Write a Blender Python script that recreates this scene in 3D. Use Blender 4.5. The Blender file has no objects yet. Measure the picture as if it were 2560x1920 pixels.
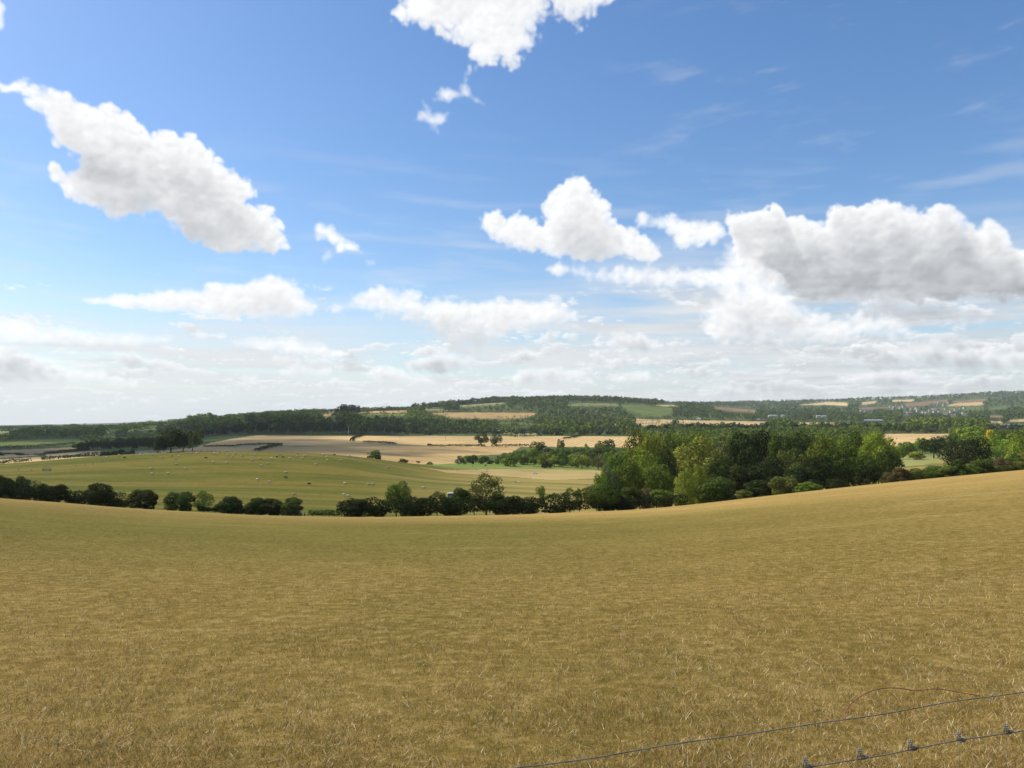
import bpy, math, random
import numpy as np
from mathutils import Vector, Matrix

C = bpy.context.scene.collection
# ---- photograph geometry: a pixel of the 2560x1920 picture <-> a direction from the camera
FPX = 1971.0
PITCH = math.radians(3.05)
CP, SP = math.cos(PITCH), math.sin(PITCH)
def uv_of(px, py):
    """slopes (sideways, upward) per metre forward of the ray through a picture point"""
    px = np.asarray(px, float); py = np.asarray(py, float)
    dy = FPX*CP - (960-py)*SP
    return (px-1280)/dy, (FPX*SP + (960-py)*CP)/dy
def px_of(u, v):
    """picture point of the direction (u, 1, v)"""
    d = CP + v*SP
    return 1280 + FPX*u/d, 960 - FPX*(v*CP - SP)/d

# ---------------------------------------------------------------- the clouds
_P = np.random.RandomState(7).permutation(4096)
_G = np.random.RandomState(8).uniform(0, 2*np.pi, 4096)
_GX, _GY = np.cos(_G).astype(np.float32), np.sin(_G).astype(np.float32)
def gnoise(x, y):
    xi = np.floor(x).astype(np.int64); yi = np.floor(y).astype(np.int64)
    xf = (x-xi).astype(np.float32); yf = (y-yi).astype(np.float32)
    u = xf*xf*xf*(xf*(xf*6-15)+10); v = yf*yf*yf*(yf*(yf*6-15)+10)
    def g(a, b, dx, dy):
        h = _P[(_P[a & 4095] + b) & 4095]
        return _GX[h]*dx + _GY[h]*dy
    n00 = g(xi, yi, xf, yf); n10 = g(xi+1, yi, xf-1, yf)
    n01 = g(xi, yi+1, xf, yf-1); n11 = g(xi+1, yi+1, xf-1, yf-1)
    return (n00*(1-u)+n10*u)*(1-v) + (n01*(1-u)+n11*u)*v
def fbm(x, y, o=5, gain=0.5, billow=False):
    s = 0; a = 1.0; t = 0
    for i in range(o):
        n = gnoise(x*2**i + 17.3*i, y*2**i - 9.1*i)
        if billow: n = np.abs(n)*2.2 - 0.45
        s = s + a*n; t += a; a *= gain
    return s/t*1.6
def sstep(a, b, x):
    t = np.clip((x-a)/(b-a), 0, 1); return t*t*(3-2*t)
def blur(a, r):
    for ax in (0, 1):
        for _ in range(2):
            p = [(0, 0), (0, 0)]; p[ax] = (r+1, r)
            c = np.cumsum(np.pad(a, p, mode='edge'), axis=ax, dtype=np.float64)
            a = ((c[2*r+1:] - c[:-2*r-1]) if ax == 0 else (c[:, 2*r+1:] - c[:, :-2*r-1]))/(2*r+1)
    return a.astype(np.float32)
def poly_sd(poly, X, Y):
    """signed distance to a polygon, positive inside"""
    d2 = np.full(X.shape, 1e12, np.float32); ins = np.zeros(X.shape, bool)
    n = len(poly)
    for i in range(n):
        ax, ay = poly[i]; bx, by = poly[(i+1) % n]
        ex, ey = bx-ax, by-ay; wx, wy = X-ax, Y-ay
        t = np.clip((wx*ex+wy*ey)/(ex*ex+ey*ey+1e-9), 0, 1)
        d2 = np.minimum(d2, (wx-ex*t)**2+(wy-ey*t)**2)
        if ay != by:
            c = ((ay > Y) != (by > Y)) & (X < ex*(Y-ay)/(by-ay)+ax)
            ins ^= c
    d = np.sqrt(d2); return np.where(ins, d, -d)

AZ0, AZ1, EL0, EL1 = -44.0, 44.0, -1.0, 36.0     # the part of the sky that carries clouds, degrees
PPD = 24
CLOUDS = [
 # outline (picture points), edge wobble, solidity, shade depth, softness
 ([(0,216),(35,201),(110,202),(139,220),(168,229),(197,252),(278,269),(318,281),(347,315),(370,333),(440,325),(503,347),(538,382),(567,417),(602,428),(631,463),(642,495),(625,503),(654,518),(689,538),(706,567),(732,619),(694,639),(648,628),(631,613),(579,637),(550,628),(521,613),(486,613),(440,579),(399,538),(370,527),(324,544),(284,556),(260,515),(220,515),(168,495),(139,457),(122,428),(127,405),(156,422),(191,428),(200,394),(168,388),(133,347),(119,307),(93,266),(46,240),(6,226)], 16, 1.0, .88, 1.0),
 ([(1000,5),(985,30),(1000,60),(1070,80),(1130,95),(1165,125),(1190,175),(1240,160),(1290,165),(1325,130),(1345,90),(1362,50),(1380,10),(1395,50),(1440,75),(1480,45),(1530,5),(1600,-60),(1500,-200),(1250,-260),(1050,-200),(1000,-60)], 24, .8, .45, 1.6),
 ([(1078,240),(1110,218),(1150,218),(1165,206),(1185,238),(1208,264),(1160,250),(1120,250),(1085,258)], 12, .5, .1, 2.0),
 ([(1040,280),(1058,258),(1090,275),(1125,283),(1125,305),(1105,318),(1095,337),(1070,320),(1040,300)], 12, .6, .1, 1.8),
 ([(785,575),(800,560),(830,562),(855,590),(870,604),(895,612),(897,630),(860,628),(840,634),(838,612),(810,600),(790,600)], 9, .7, .15, 1.3),
 ([(800,640),(825,628),(830,645),(808,656)], 6, .5, .1, 1.6), ([(916,652),(935,652),(936,660),(920,661)], 3, .4, .1, 1.5),
 ([(1198,548),(1210,530),(1240,530),(1270,545),(1300,530),(1340,550),(1356,575),(1365,530),(1370,490),(1390,465),(1430,446),(1460,446),(1490,475),(1520,510),(1528,545),(1560,565),(1620,590),(1640,610),(1668,640),(1640,655),(1600,655),(1540,640),(1500,650),(1460,650),(1400,640),(1360,635),(1310,630),(1260,620),(1230,600),(1205,575)], 11, 1.0, .8, 1.0),
 ([(1365,670),(1400,655),(1480,670),(1560,660),(1650,670),(1750,665),(1820,672),(1830,690),(1760,710),(1650,715),(1560,710),(1460,700),(1380,685)], 14, .6, .25, 2.0),
 ([(1585,540),(1610,530),(1640,535),(1690,540),(1760,545),(1815,560),(1820,590),(1790,610),(1740,610),(1700,635),(1680,600),(1655,570),(1640,575),(1600,565)], 13, .7, .3, 1.5),
 ([(1810,550),(1825,525),(1860,530),(1900,525),(1940,512),(1965,518),(1985,545),(2030,555),(2050,560),(2065,530),(2080,510),(2110,505),(2150,510),(2200,500),(2240,500),(2280,520),(2330,525),(2390,520),(2420,545),(2440,570),(2460,555),(2490,550),(2520,575),(2535,610),(2580,625),(2700,600),(2850,650),(2880,740),(2560,745),(2450,748),(2300,752),(2150,757),(2060,752),(2000,745),(1950,720),(1880,700),(1850,670),(1830,620)], 15, 1.3, 1.22, 1.0),
 ([(1800,600),(1850,580),(1900,640),(1960,700),(1990,760),(1900,770),(1800,740),(1760,700),(1790,650)], 20, .45, .3, 2.6),
 ([(1780,745),(1830,705),(1900,720),(1980,735),(2030,770),(2080,790),(2180,780),(2260,810),(2310,838),(2250,845),(2150,850),(2060,870),(1960,870),(1860,855),(1800,870),(1740,820)], 22, .7, .9, 2.2),
 ([(190,747),(300,737),(400,727),(500,722),(520,705),(600,708),(640,693),(700,687),(740,708),(760,738),(792,765),(780,790),(740,797),(640,795),(500,788),(380,778),(280,763)], 9, .9, .6, 1.2),
 ([(820,768),(870,748),(900,725),(950,715),(1010,715),(1060,732),(1055,748),(1150,752),(1250,747),(1330,745),(1400,745),(1420,760),(1450,780),(1440,800),(1340,830),(1250,838),(1100,825),(1000,792),(900,785),(830,785)], 13, .7, .75, 1.6),
 ([(-60,795),(60,795),(130,815),(200,828),(330,832),(430,842),(430,855),(330,865),(150,860),(-60,855)], 5, .7, .15, 1.6),
 ([(-60,860),(40,870),(100,890),(160,910),(250,930),(350,955),(330,968),(200,955),(100,955),(-60,950)], 12, .8, 1.1, 1.3),
 ([(275,880),(310,873),(360,895),(420,900),(470,920),(460,933),(400,930),(330,920),(290,905)], 8, .8, .9, 1.2),
 ([(570,852),(640,843),(720,842),(790,855),(860,880),(850,895),(760,890),(680,875),(600,865)], 6, .6, .25, 1.5),
 ([(700,925),(760,915),(820,920),(825,938),(760,945),(705,940)], 8, .6, .6, 1.3),
 ([(1010,905),(1050,890),(1130,880),(1180,900),(1180,925),(1100,935),(1020,925)], 9, .8, .9, 1.3),
 ([(905,930),(950,915),(1040,930),(1090,955),(1030,965),(940,955)], 9, .7, .6, 1.3),
 ([(1260,945),(1300,925),(1390,915),(1460,930),(1480,955),(1380,965),(1290,960)], 9, .7, .7, 1.3),
 ([(1270,880),(1310,872),(1350,885),(1335,903),(1285,903)], 8, .7, .9, 1.4),
 ([(1520,945),(1560,930),(1620,925),(1645,942),(1600,955),(1540,955)], 8, .7, .5, 1.3),
 ([(1490,860),(1530,835),(1600,838),(1650,860),(1640,885),(1560,880)], 13, .6, .8, 1.6),
 ([(590,940),(640,938),(660,955),(620,962)], 7, .6, .6, 1.3), ([(475,835),(495,825),(522,838),(500,845)], 5, .6, .1, 1.4), ([(545,835),(565,832),(568,842),(550,846)], 4, .5, .1, 1.4),
 ([(-80,-60),(8,-20),(14,40),(6,70),(-80,90)], 10, .8, .2, 1.4),
 ([(1720,975),(1800,955),(1880,965),(1860,990),(1760,990)], 9, .6, .7, 1.5), ([(2080,950),(2200,920),(2330,930),(2400,960),(2280,975),(2140,970)], 13, .6, 1.0, 1.7),
 ([(2200,880),(2300,850),(2450,870),(2620,880),(2650,930),(2450,930),(2300,910)], 16, .6, 1.0, 1.8),
]
def make_sky():
    W = int((AZ1-AZ0)*PPD); Hh = int((EL1-EL0)*PPD)
    az = np.radians(AZ0 + (np.arange(W)+.5)/PPD); el = np.radians(EL0 + (np.arange(Hh)+.5)/PPD)   # row 0 = lowest
    AZ, EL = np.meshgrid(az, el)
    U = np.tan(AZ); V = np.tan(EL)/np.cos(AZ)
    PX, PY = px_of(U, V); PX = PX.astype(np.float32); PY = PY.astype(np.float32)
    k = np.degrees(AZ)*30; q = np.degrees(EL)*30        # about one picture pixel
    # slow warp that bends every outline
    wx = fbm(k/95, q/95, 3)*14; wy = fbm(k/95+50, q/95+20, 3)*12
    bil = fbm(k/62, q/55, 6, .56, True); fine = fbm(k/24+9, q/22, 4, .6)
    rag = fbm(k/40+31, q/34+7, 6, .62)
    # low sheet clouds in rows, spread on a level layer so that they close up towards the horizon
    el_c = np.maximum(np.degrees(EL), .25)
    R = 1/np.tan(np.radians(el_c)+.035)
    lx, ly = np.sin(AZ)*R*1.7, np.cos(AZ)*R*1.7
    strat = fbm(lx*.55+3, ly*.9, 6, .55); strat2 = fbm(lx*1.7+30, ly*2.2+8, 5, .55)
    band = fbm(k/420+5, q/34, 5, .55)
    azd = np.degrees(AZ)
    top = 12.5 + 2.2*np.sin(azd/17+.6) + np.clip((azd-5)/25, 0, 1)*1.5 + 3.5*gnoise(k/500+4, q/900)
    low = sstep(0, 1, (top - np.degrees(EL))/8.5)
    veil = np.clip(low*(.80+1.25*band+.35*strat), 0, 1)*.93
    veil = np.maximum(veil, .90*sstep(5.5, 1.0, np.degrees(EL)))
    # thin cirrus to the right and higher
    cir = fbm(k/330+q/210, q/75-k/560, 5, .6)
    cirm = sstep(.08, .75, cir)*sstep(6, 20, azd+3)*sstep(34, 22, np.degrees(EL))*.30
    cirm2 = sstep(-.1, .7, fbm(k/300+8, q/40+k/900, 4))*sstep(22, 12, np.degrees(EL))*.32
    A = np.maximum(veil, np.maximum(cirm, cirm2)).astype(np.float32)
    B = np.full(A.shape, .86, np.float32) + .09*band - .10*sstep(0, 1, strat)*low
    # warm-grey overcast to the right, low down
    B -= .10*sstep(5, 22, azd)*low*sstep(.0, .6, strat+.3)
    B -= .045*low
    lobes = blur(fbm(k/120+3, q/90+5, 4, .5, True).astype(np.float32), 2)
    hh = blur(fbm(k/80+3, q/66+5, 4, .5, True).astype(np.float32), 1)
    relief = np.clip((hh - np.roll(hh, (-5, 3), (0, 1)))*2.2, -1, 1)
    crease = np.clip(blur(fbm(k/34+13, q/30+5, 4, .5, True).astype(np.float32), 1), -.5, .35)
    bump = fbm(k/30+3, q/27+15, 4, .5, True)
    def over(T, sh, amt, tone, sl=None, reach=1.0, tall=60):
        nonlocal A, B
        if sl is None: sl = (slice(0, A.shape[0]), slice(0, A.shape[1]))
        al = (1-np.exp(-T*1.5))*amt
        D = 1-np.exp(-T*1.1)
        # light reaches a point from above and the left: cloud met on the way dims it
        path = np.zeros_like(T); last = 0
        for s_ in (4, 9, 15, 23, 33, 46, 62, 82, 106):
            s2 = s_*reach
            dy = max(1, int(round(s2*PPD/30*.93))); dx = int(round(s2*PPD/30*.36))
            sh_ = np.zeros_like(T)
            if dy < T.shape[0] and dx < T.shape[1]:
                sh_[:-dy, dx:] = D[dy:, :T.shape[1]-dx]
            path += sh_*(s_-last); last = s_
        lob = lobes[sl]
        path = np.clip(path*(1+.45*lob) + 5*np.minimum(T, 4), 0, None)
        dim = 1-np.exp(-(path/(34+.36*min(tall, 200))*sh)**1.45)
        lit = 1.10 - .61*dim*tone + (1-.72*dim)*(.10*relief[sl]+.09*crease[sl])*tone**.5 - .04*lob*dim
        Bs, As = B[sl], A[sl]
        B[sl] = np.where(al+As > 1e-4, (lit*al + Bs*As*(1-al))/np.maximum(al+As*(1-al), 1e-4), Bs)
        A[sl] = al + As*(1-al)
    # scattered small cumulus near the horizon
    eld = np.degrees(EL)
    for (f, th, lo, hi, am, seed) in ((.5, .17, .3, 3.0, .75, 3), (.8, .15, 1.8, 5.6, .78, 11), (1.4, .17, 4.4, 9.0, .75, 23)):
        n = fbm(k/(170*f)+seed, q/(40*f)+seed*2, 3, .5) + .50*fbm(k/(38*f)+seed, q/(15*f), 5, .6, True)
        n = n + .10*np.clip(azd/30, -1, 1)
        T = np.clip((n-th)*4.5, 0, 3)*sstep(lo-.8, lo+.8, eld)*sstep(hi+1.4, hi-.6, eld)
        over(T.astype(np.float32)*1.1, 1.5, am+.1, .62+.16*np.clip(azd/25, 0, 1), None, .15*f+.06)
    for poly, wob, sol, sh, soft in CLOUDS:
        xs = [p[0] for p in poly]; ys = [p[1] for p in poly]
        m = (PX > min(xs)-90) & (PX < max(xs)+90) & (PY > min(ys)-90) & (PY < max(ys)+90)
        r = np.where(m.any(1))[0]; c = np.where(m.any(0))[0]
        if not len(r): continue
        s = (slice(r[0], r[-1]+1), slice(c[0], c[-1]+1))
        ws = min(1, wob/14)
        sd = poly_sd(poly, PX[s]+wx[s]*ws*.7, PY[s]+wy[s]*ws*.7)
        e = sd + wob*(1.05*bil[s] + .7*rag[s] + .35*fine[s]) + min(wob, 13)*.85*bump[s] + 2
        fuz = 1+1.3*sstep(-.1, .7, gnoise(k[s]/130+poly[0][0], q[s]/110))          # some stretches fray more
        t = (np.clip(e+2, 0, None)/(7.5*soft*fuz))**1.15
        t = t*np.clip(1+.35*bil[s]+.5*rag[s]*fuz*.6+.3*fine[s], .05, 3)
        T = blur(np.clip(t, 0, 6).astype(np.float32)*sol, 1)
        reach = .22+.9*min(1, (max(ys)-min(ys))/190)
        small = max(ys)-min(ys) < 90 and min(ys) > 780
        over(T, sh*(1.7 if small else 1), 1.0, min(1.15, .35+.75*sh), s, reach, max(ys)-min(ys))
    # broad grey undersides drifting through the low cloud on the right
    gs = fbm(k/260+40, q/48+3, 5, .55); gm_ = sstep(.05, .6, gs)*sstep(-4, 16, azd)*sstep(13, 9, np.degrees(EL))*sstep(.5, 3, np.degrees(EL))
    B = B - .17*gm_*A
    B = np.clip(B, .42, 1.12)
    g = 1-np.clip((B-.55)/.5, 0, 1)
    rgb = np.stack([B*(1-.035*g), B*(1-.012*g), B*(1+.03*g)], -1)
    edge = sstep(0, 2, azd-AZ0)*sstep(0, 2, AZ1-azd)*sstep(0, 2, EL1-np.degrees(EL))
    return rgb.astype(np.float32), (np.clip(A, 0, 1)*edge).astype(np.float32)

# ---------------------------------------------------------------- camera
scene = bpy.context.scene
cam_d = bpy.data.cameras.new('camera'); cam = bpy.data.objects.new('camera', cam_d); C.objects.link(cam)
cam.location = (0, 0, 0); cam.rotation_euler = (math.pi/2 + PITCH, 0, 0)
cam_d.sensor_fit = 'HORIZONTAL'; cam_d.sensor_width = 36; cam_d.lens = 36*FPX/2560
cam_d.clip_start = 0.05; cam_d.clip_end = 60000
scene.camera = cam
scene.view_settings.view_transform = 'Standard'; scene.view_settings.look = 'None'
scene.view_settings.gamma = 1; scene.view_settings.exposure = 0.34
scene.cycles.use_denoising = True
scene.cycles.max_bounces = 6; scene.cycles.diffuse_bounces = 3; scene.cycles.transmission_bounces = 4
scene.cycles.volume_bounces = 2; scene.cycles.transparent_max_bounces = 24
scene.cycles.sample_clamp_indirect = 6

# ---------------------------------------------------------------- sun and sky
SUN_EL, SUN_AZ = math.radians(47), math.radians(-72)       # azimuth counted from straight ahead, left is negative
sun_dir = Vector((math.sin(SUN_AZ)*math.cos(SUN_EL), math.cos(SUN_AZ)*math.cos(SUN_EL), math.sin(SUN_EL)))
ld = bpy.data.lights.new('sun', 'SUN'); ld.energy = 4.6; ld.angle = math.radians(0.5); ld.color = (1.0, .945, .83)
sun = bpy.data.objects.new('sun', ld); C.objects.link(sun)
sun.rotation_euler = (-sun_dir).to_track_quat('-Z', 'Y').to_euler()

world = bpy.data.worlds.new('World'); scene.world = world; world.use_nodes = True
nt = world.node_tree; N = nt.nodes; L = nt.links
for n in list(N): N.remove(n)
def M(op, a, b=None, c=None):
    n = N.new('ShaderNodeMath'); n.operation = op
    for i, x in enumerate((a, b, c)):
        if x is None: continue
        if isinstance(x, (int, float)): n.inputs[i].default_value = x
        else: L.new(x, n.inputs[i])
    return n.outputs[0]
tc = N.new('ShaderNodeTexCoord')
sx = N.new('ShaderNodeSeparateXYZ'); L.new(tc.outputs['Generated'], sx.inputs[0])
azr = M('ARCTAN2', sx.outputs[0], sx.outputs[1])
elr = M('ARCSINE', sx.outputs[2])
uu = M('DIVIDE', M('SUBTRACT', azr, math.radians(AZ0)), math.radians(AZ1-AZ0))
vv = M('DIVIDE', M('SUBTRACT', elr, math.radians(EL0)), math.radians(EL1-EL0))
cb = N.new('ShaderNodeCombineXYZ'); L.new(uu, cb.inputs[0]); L.new(vv, cb.inputs[1])
rgb_, alpha_ = make_sky()
img = bpy.data.images.new('clouds', rgb_.shape[1], rgb_.shape[0], alpha=True, float_buffer=True)
img.colorspace_settings.name = 'Non-Color'; img.alpha_mode = 'CHANNEL_PACKED'
img.pixels.foreach_set(np.concatenate([rgb_, alpha_[..., None]], -1).astype(np.float32).ravel())
img.update()
it = N.new('ShaderNodeTexImage'); it.image = img; it.extension = 'CLIP'; it.interpolation = 'Cubic'
L.new(cb.outputs[0], it.inputs[0])
sky = N.new('ShaderNodeTexSky'); sky.sky_type = 'NISHITA'; sky.sun_disc = False
sky.sun_elevation = SUN_EL; sky.sun_rotation = SUN_AZ; sky.air_density = 1.0; sky.dust_density = 0.8; sky.ozone_density = 2.0
sky.altitude = 100
hs = N.new('ShaderNodeHueSaturation'); hs.inputs['Saturation'].default_value = 1.24; hs.inputs['Hue'].default_value = .503; L.new(sky.outputs[0], hs.inputs['Color'])
bg = N.new('ShaderNodeBackground'); L.new(hs.outputs[0], bg.inputs[0]); bg.inputs[1].default_value = 0.126
bg2 = N.new('ShaderNodeBackground'); L.new(it.outputs['Color'], bg2.inputs[0]); bg2.inputs[1].default_value = 0.78
mx = N.new('ShaderNodeMixShader'); L.new(it.outputs['Alpha'], mx.inputs[0])
L.new(bg.outputs[0], mx.inputs[1]); L.new(bg2.outputs[0], mx.inputs[2])
out = N.new('ShaderNodeOutputWorld'); L.new(mx.outputs[0], out.inputs[0])
world.cycles.sampling_method = 'MANUAL'; world.cycles.sample_map_resolution = 512

# ---------------------------------------------------------------- helpers
def tag(o, label=None, cat=None, group=None, kind=None):
    if label: o['label'] = label
    if cat: o['category'] = cat
    if group: o['group'] = group
    if kind: o['kind'] = kind
    return o
def mesh_np(name, V, F, mat=None, smooth=False):
    """V (n,3), F (m,3 or 4)"""
    V = np.asarray(V, np.float32); F = np.asarray(F, np.int32); k = F.shape[1]
    me = bpy.data.meshes.new(name)
    me.vertices.add(len(V)); me.vertices.foreach_set('co', V.ravel())
    me.loops.add(F.size); me.loops.foreach_set('vertex_index', F.ravel())
    me.polygons.add(len(F)); me.polygons.foreach_set('loop_start', np.arange(len(F), dtype=np.int32)*k)
    me.polygons.foreach_set('loop_total', np.full(len(F), k, np.int32))
    me.polygons.foreach_set('use_smooth', np.full(len(F), smooth))
    me.update(calc_edges=True)
    if mat: me.materials.append(mat)
    return me
def obj(name, me, parent=None, loc=None):
    o = bpy.data.objects.new(name, me); C.objects.link(o)
    if parent: o.parent = parent
    if loc is not None: o.location = loc
    return o
def empty(name, loc, rz=0):
    o = bpy.data.objects.new(name, None); C.objects.link(o); o.location = loc; o.rotation_euler = (0, 0, rz)
    o.empty_display_size = .3
    return o
class MB:
    """collects simple solids; build() links them as one mesh object"""
    def __init__(s): s.v = []; s.f = []
    def add(s, V, F):
        n = len(s.v); s.v += [tuple(p) for p in V]; s.f += [tuple(i+n for i in f) for f in F]
    def box(s, c, d, rz=0, rx=0):
        m = Matrix.Rotation(rz, 3, 'Z') @ Matrix.Rotation(rx, 3, 'X')
        V = [Vector(c) + m @ Vector((a*d[0]/2, b*d[1]/2, e*d[2]/2)) for a in (-1, 1) for b in (-1, 1) for e in (-1, 1)]
        s.add(V, [(0, 1, 3, 2), (4, 6, 7, 5), (0, 4, 5, 1), (2, 3, 7, 6), (0, 2, 6, 4), (1, 5, 7, 3)])
    def tube(s, pts, rad, seg=7, cap=True):
        pts = [Vector(p) for p in pts]; n = len(pts)
        if isinstance(rad, (int, float)): rad = [rad]*n
        V = []; prev = None
        for i, p in enumerate(pts):
            t = (pts[min(i+1, n-1)] - pts[max(i-1, 0)]).normalized()
            if prev is None:
                a = Vector((0, 0, 1)) if abs(t.z) < .9 else Vector((1, 0, 0))
                x = t.cross(a).normalized()
            else:
                x = (prev - t*prev.dot(t)).normalized()
            prev = x; y = t.cross(x)
            for k in range(seg):
                w = 2*math.pi*k/seg
                V.append(p + (x*math.cos(w) + y*math.sin(w))*rad[i])
        F = [(i*seg+k, i*seg+(k+1) % seg, (i+1)*seg+(k+1) % seg, (i+1)*seg+k) for i in range(n-1) for k in range(seg)]
        if cap: F += [tuple(range(seg))[::-1], tuple((n-1)*seg+k for k in range(seg))]
        s.add(V, F)
    def mesh(s, name, mat, smooth=False):
        me = bpy.data.meshes.new(name); me.from_pydata([tuple(v) for v in s.v], [], s.f); me.materials.append(mat)
        if smooth: me.polygons.foreach_set('use_smooth', [True]*len(me.polygons))
        me.update(); return me
    def build(s, name, mat, parent=None, smooth=False, loc=None): return obj(name, s.mesh(name, mat, smooth), parent, loc)

def new_mat(name):
    m = bpy.data.materials.new(name); m.use_nodes = True
    return m, m.node_tree.nodes, m.node_tree.links, m.node_tree.nodes['Principled BSDF']
def plain(name, col, rough=.8, metal=0, var=.25, scale=8):
    m, n, l, b = new_mat(name)
    tcn = n.new('ShaderNodeTexCoord'); no = n.new('ShaderNodeTexNoise'); no.inputs['Scale'].default_value = scale
    no.inputs['Detail'].default_value = 5; l.new(tcn.outputs['Object'], no.inputs['Vector'])
    r = n.new('ShaderNodeValToRGB'); l.new(no.outputs[0], r.inputs[0])
    r.color_ramp.elements[0].position = .3; r.color_ramp.elements[1].position = .7
    r.color_ramp.elements[0].color = (*[c*(1-var) for c in col], 1); r.color_ramp.elements[1].color = (*[min(1, c*(1+var)) for c in col], 1)
    l.new(r.outputs[0], b.inputs['Base Color']); b.inputs['Roughness'].default_value = rough; b.inputs['Metallic'].default_value = metal
    return m

# ---------------------------------------------------------------- the lie of the land
# every row is one line across the country: (picture x, picture y, metres ahead); heights follow from the three
def FL(pts): return np.array(pts, float)
EDGE = FL([(-1400,1165,100),(-300,1225,100),(0,1245,100),(160,1256,100),(320,1270,100),(640,1288,100),(900,1293,100),(1280,1287,100),(1600,1274,108),(1760,1258,115),(1920,1239,122),(2070,1222,130),(2200,1208,136),(2400,1188.5,146),(2560,1174,155),(2900,1145,170),(4000,1090,180)])
LINES = [
 EDGE,
 FL([(-1400,1175,116),(0,1247,116),(320,1272,115),(640,1289,114),(900,1294,114),(1280,1288,114),(1600,1277,124),(1920,1246,140),(2200,1216,154),(2560,1180,175),(4000,1100,200)]),
 FL([(-1400,1168,140),(0,1241,138),(320,1266,136),(640,1285,134),(900,1291,134),(1280,1286,136),(1600,1284,155),(1920,1272,185),(2240,1238,205),(2560,1195,225),(4000,1115,240)]),
 FL([(-1400,1160,220),(0,1209,215),(320,1216,210),(640,1222,208),(960,1232,210),(1280,1243,214),(1600,1262,220),(1920,1262,240),(2240,1225,260),(2560,1186,280),(4000,1120,300)]),
 FL([(-1400,1150,300),(-300,1168,300),(0,1163,300),(260,1142,310),(400,1133,320),(520,1128,320),(640,1131,320),(760,1134,320),(870,1140,322),(1000,1158,330),(1070,1169,345),(1280,1173,385),(1500,1179,370),(1700,1196,360),(1920,1196,350),(2240,1163,350),(2560,1150,350),(4000,1110,360)]),
 FL([(-1400,1145,450),(0,1162,440),(260,1152,440),(400,1149,440),(640,1146,440),(870,1147,440),(1000,1158,440),(1280,1161,455),(1600,1163,455),(1920,1160,455),(2240,1135,450),(2560,1136,450),(4000,1105,450)]),
 FL([(-1400,1110,700),(0,1126,690),(260,1122,690),(400,1120,690),(640,1112,690),(960,1111,690),(1200,1116,700),(1280,1116.5,700),(1600,1114,700),(1920,1112,690),(2240,1109,690),(2560,1104,690),(4000,1090,690)]),
 FL([(-1400,1092,950),(0,1104,950),(320,1102,950),(480,1104,930),(560,1094,940),(640,1089.5,950),(960,1089.5,960),(1280,1090.5,960),(1600,1090.5,960),(1920,1089,960),(2240,1086,950),(2560,1084,950),(4000,1075,950)]),
 FL([(-1400,1082,1250),(0,1088,1250),(320,1084,1250),(520,1072,1200),(640,1062,1180),(815,1060,1180),(960,1064,1200),(1280,1074,1250),(1600,1078,1250),(1920,1078,1250),(2240,1076,1250),(2560,1073,1250),(4000,1060,1250)]),
 FL([(-1400,1076,1650),(0,1078,1650),(320,1073,1600),(450,1060,1550),(560,1047,1500),(640,1041,1480),(740,1037,1480),(815,1037,1480),(880,1036,1480),(960,1038,1500),(1130,1046,1550),(1280,1052,1600),(1600,1060,1650),(1920,1066,1650),(2240,1065,1650),(2560,1060,1650),(4000,1045,1650)]),
 FL([(-1400,1071,2400),(0,1071,2400),(320,1069,2300),(520,1052,2000),(640,1043,1900),(760,1034,1800),(815,1031,1800),(880,1028,1800),(960,1027,1900),(1050,1022,2050),(1130,1014,2200),(1280,1004,2350),(1400,1001,2400),(1500,1002,2400),(1600,1010,2400),(1700,1022,2400),(1920,1044,2400),(2240,1044,2400),(2400,1040,2400),(2560,1036,2400),(4000,1020,2400)]),
 FL([(-1400,1068,3800),(0,1069,3800),(320,1067,3800),(640,1060,3400),(960,1040,3200),(1280,1020,3400),(1400,1010,3600),(1500,1007,3800),(1700,1012,3900),(1920,1017,4000),(2240,1013,4000),(2400,1007,4000),(2560,1000,4000),(4000,975,4000)]),
 FL([(-1400,1066,5600),(0,1067,5600),(320,1065,5600),(640,1061,5600),(960,1040,5600),(1280,1022,5600),(1500,1012,5600),(1700,1013,5600),(1920,1008,5600),(2080,1003,5600),(2240,998,5600),(2400,991,5600),(2560,983,5600),(2900,972,5600),(4000,955,5600)]),
 FL([(-1400,1062,9500),(0,1064,9500),(130,1061,9500),(250,1059,9500),(400,1054,9500),(500,1051,9500),(640,1055,9500),(960,1050,9500),(1280,1035,9500),(1700,1025,9500),(2240,1020,9500),(2560,1010,9500),(4000,1000,9500)]),
 FL([(-1400,1064.5,15000),(0,1064.8,15000),(500,1060,15000),(1280,1060,15000),(2560,1040,15000),(4000,1040,15000)]),
]
def smooth_interp(x, xp, fp):
    y = np.interp(x, xp, fp)
    w = 40.0                                   # soften the corners between given points
    acc = 0
    for d in (-1.5, -1, -.5, 0, .5, 1, 1.5): acc = acc + np.interp(x+d*w, xp, fp)
    return acc/7
UG = np.linspace(-1.35, 1.35, 1400)
PXG = 1280 + UG*FPX                            # picture x measured at the horizon
YG = np.concatenate([np.linspace(-14, 2, 17)[:-1], np.exp(np.linspace(math.log(2.0), math.log(15000.0), 760))])
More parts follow.
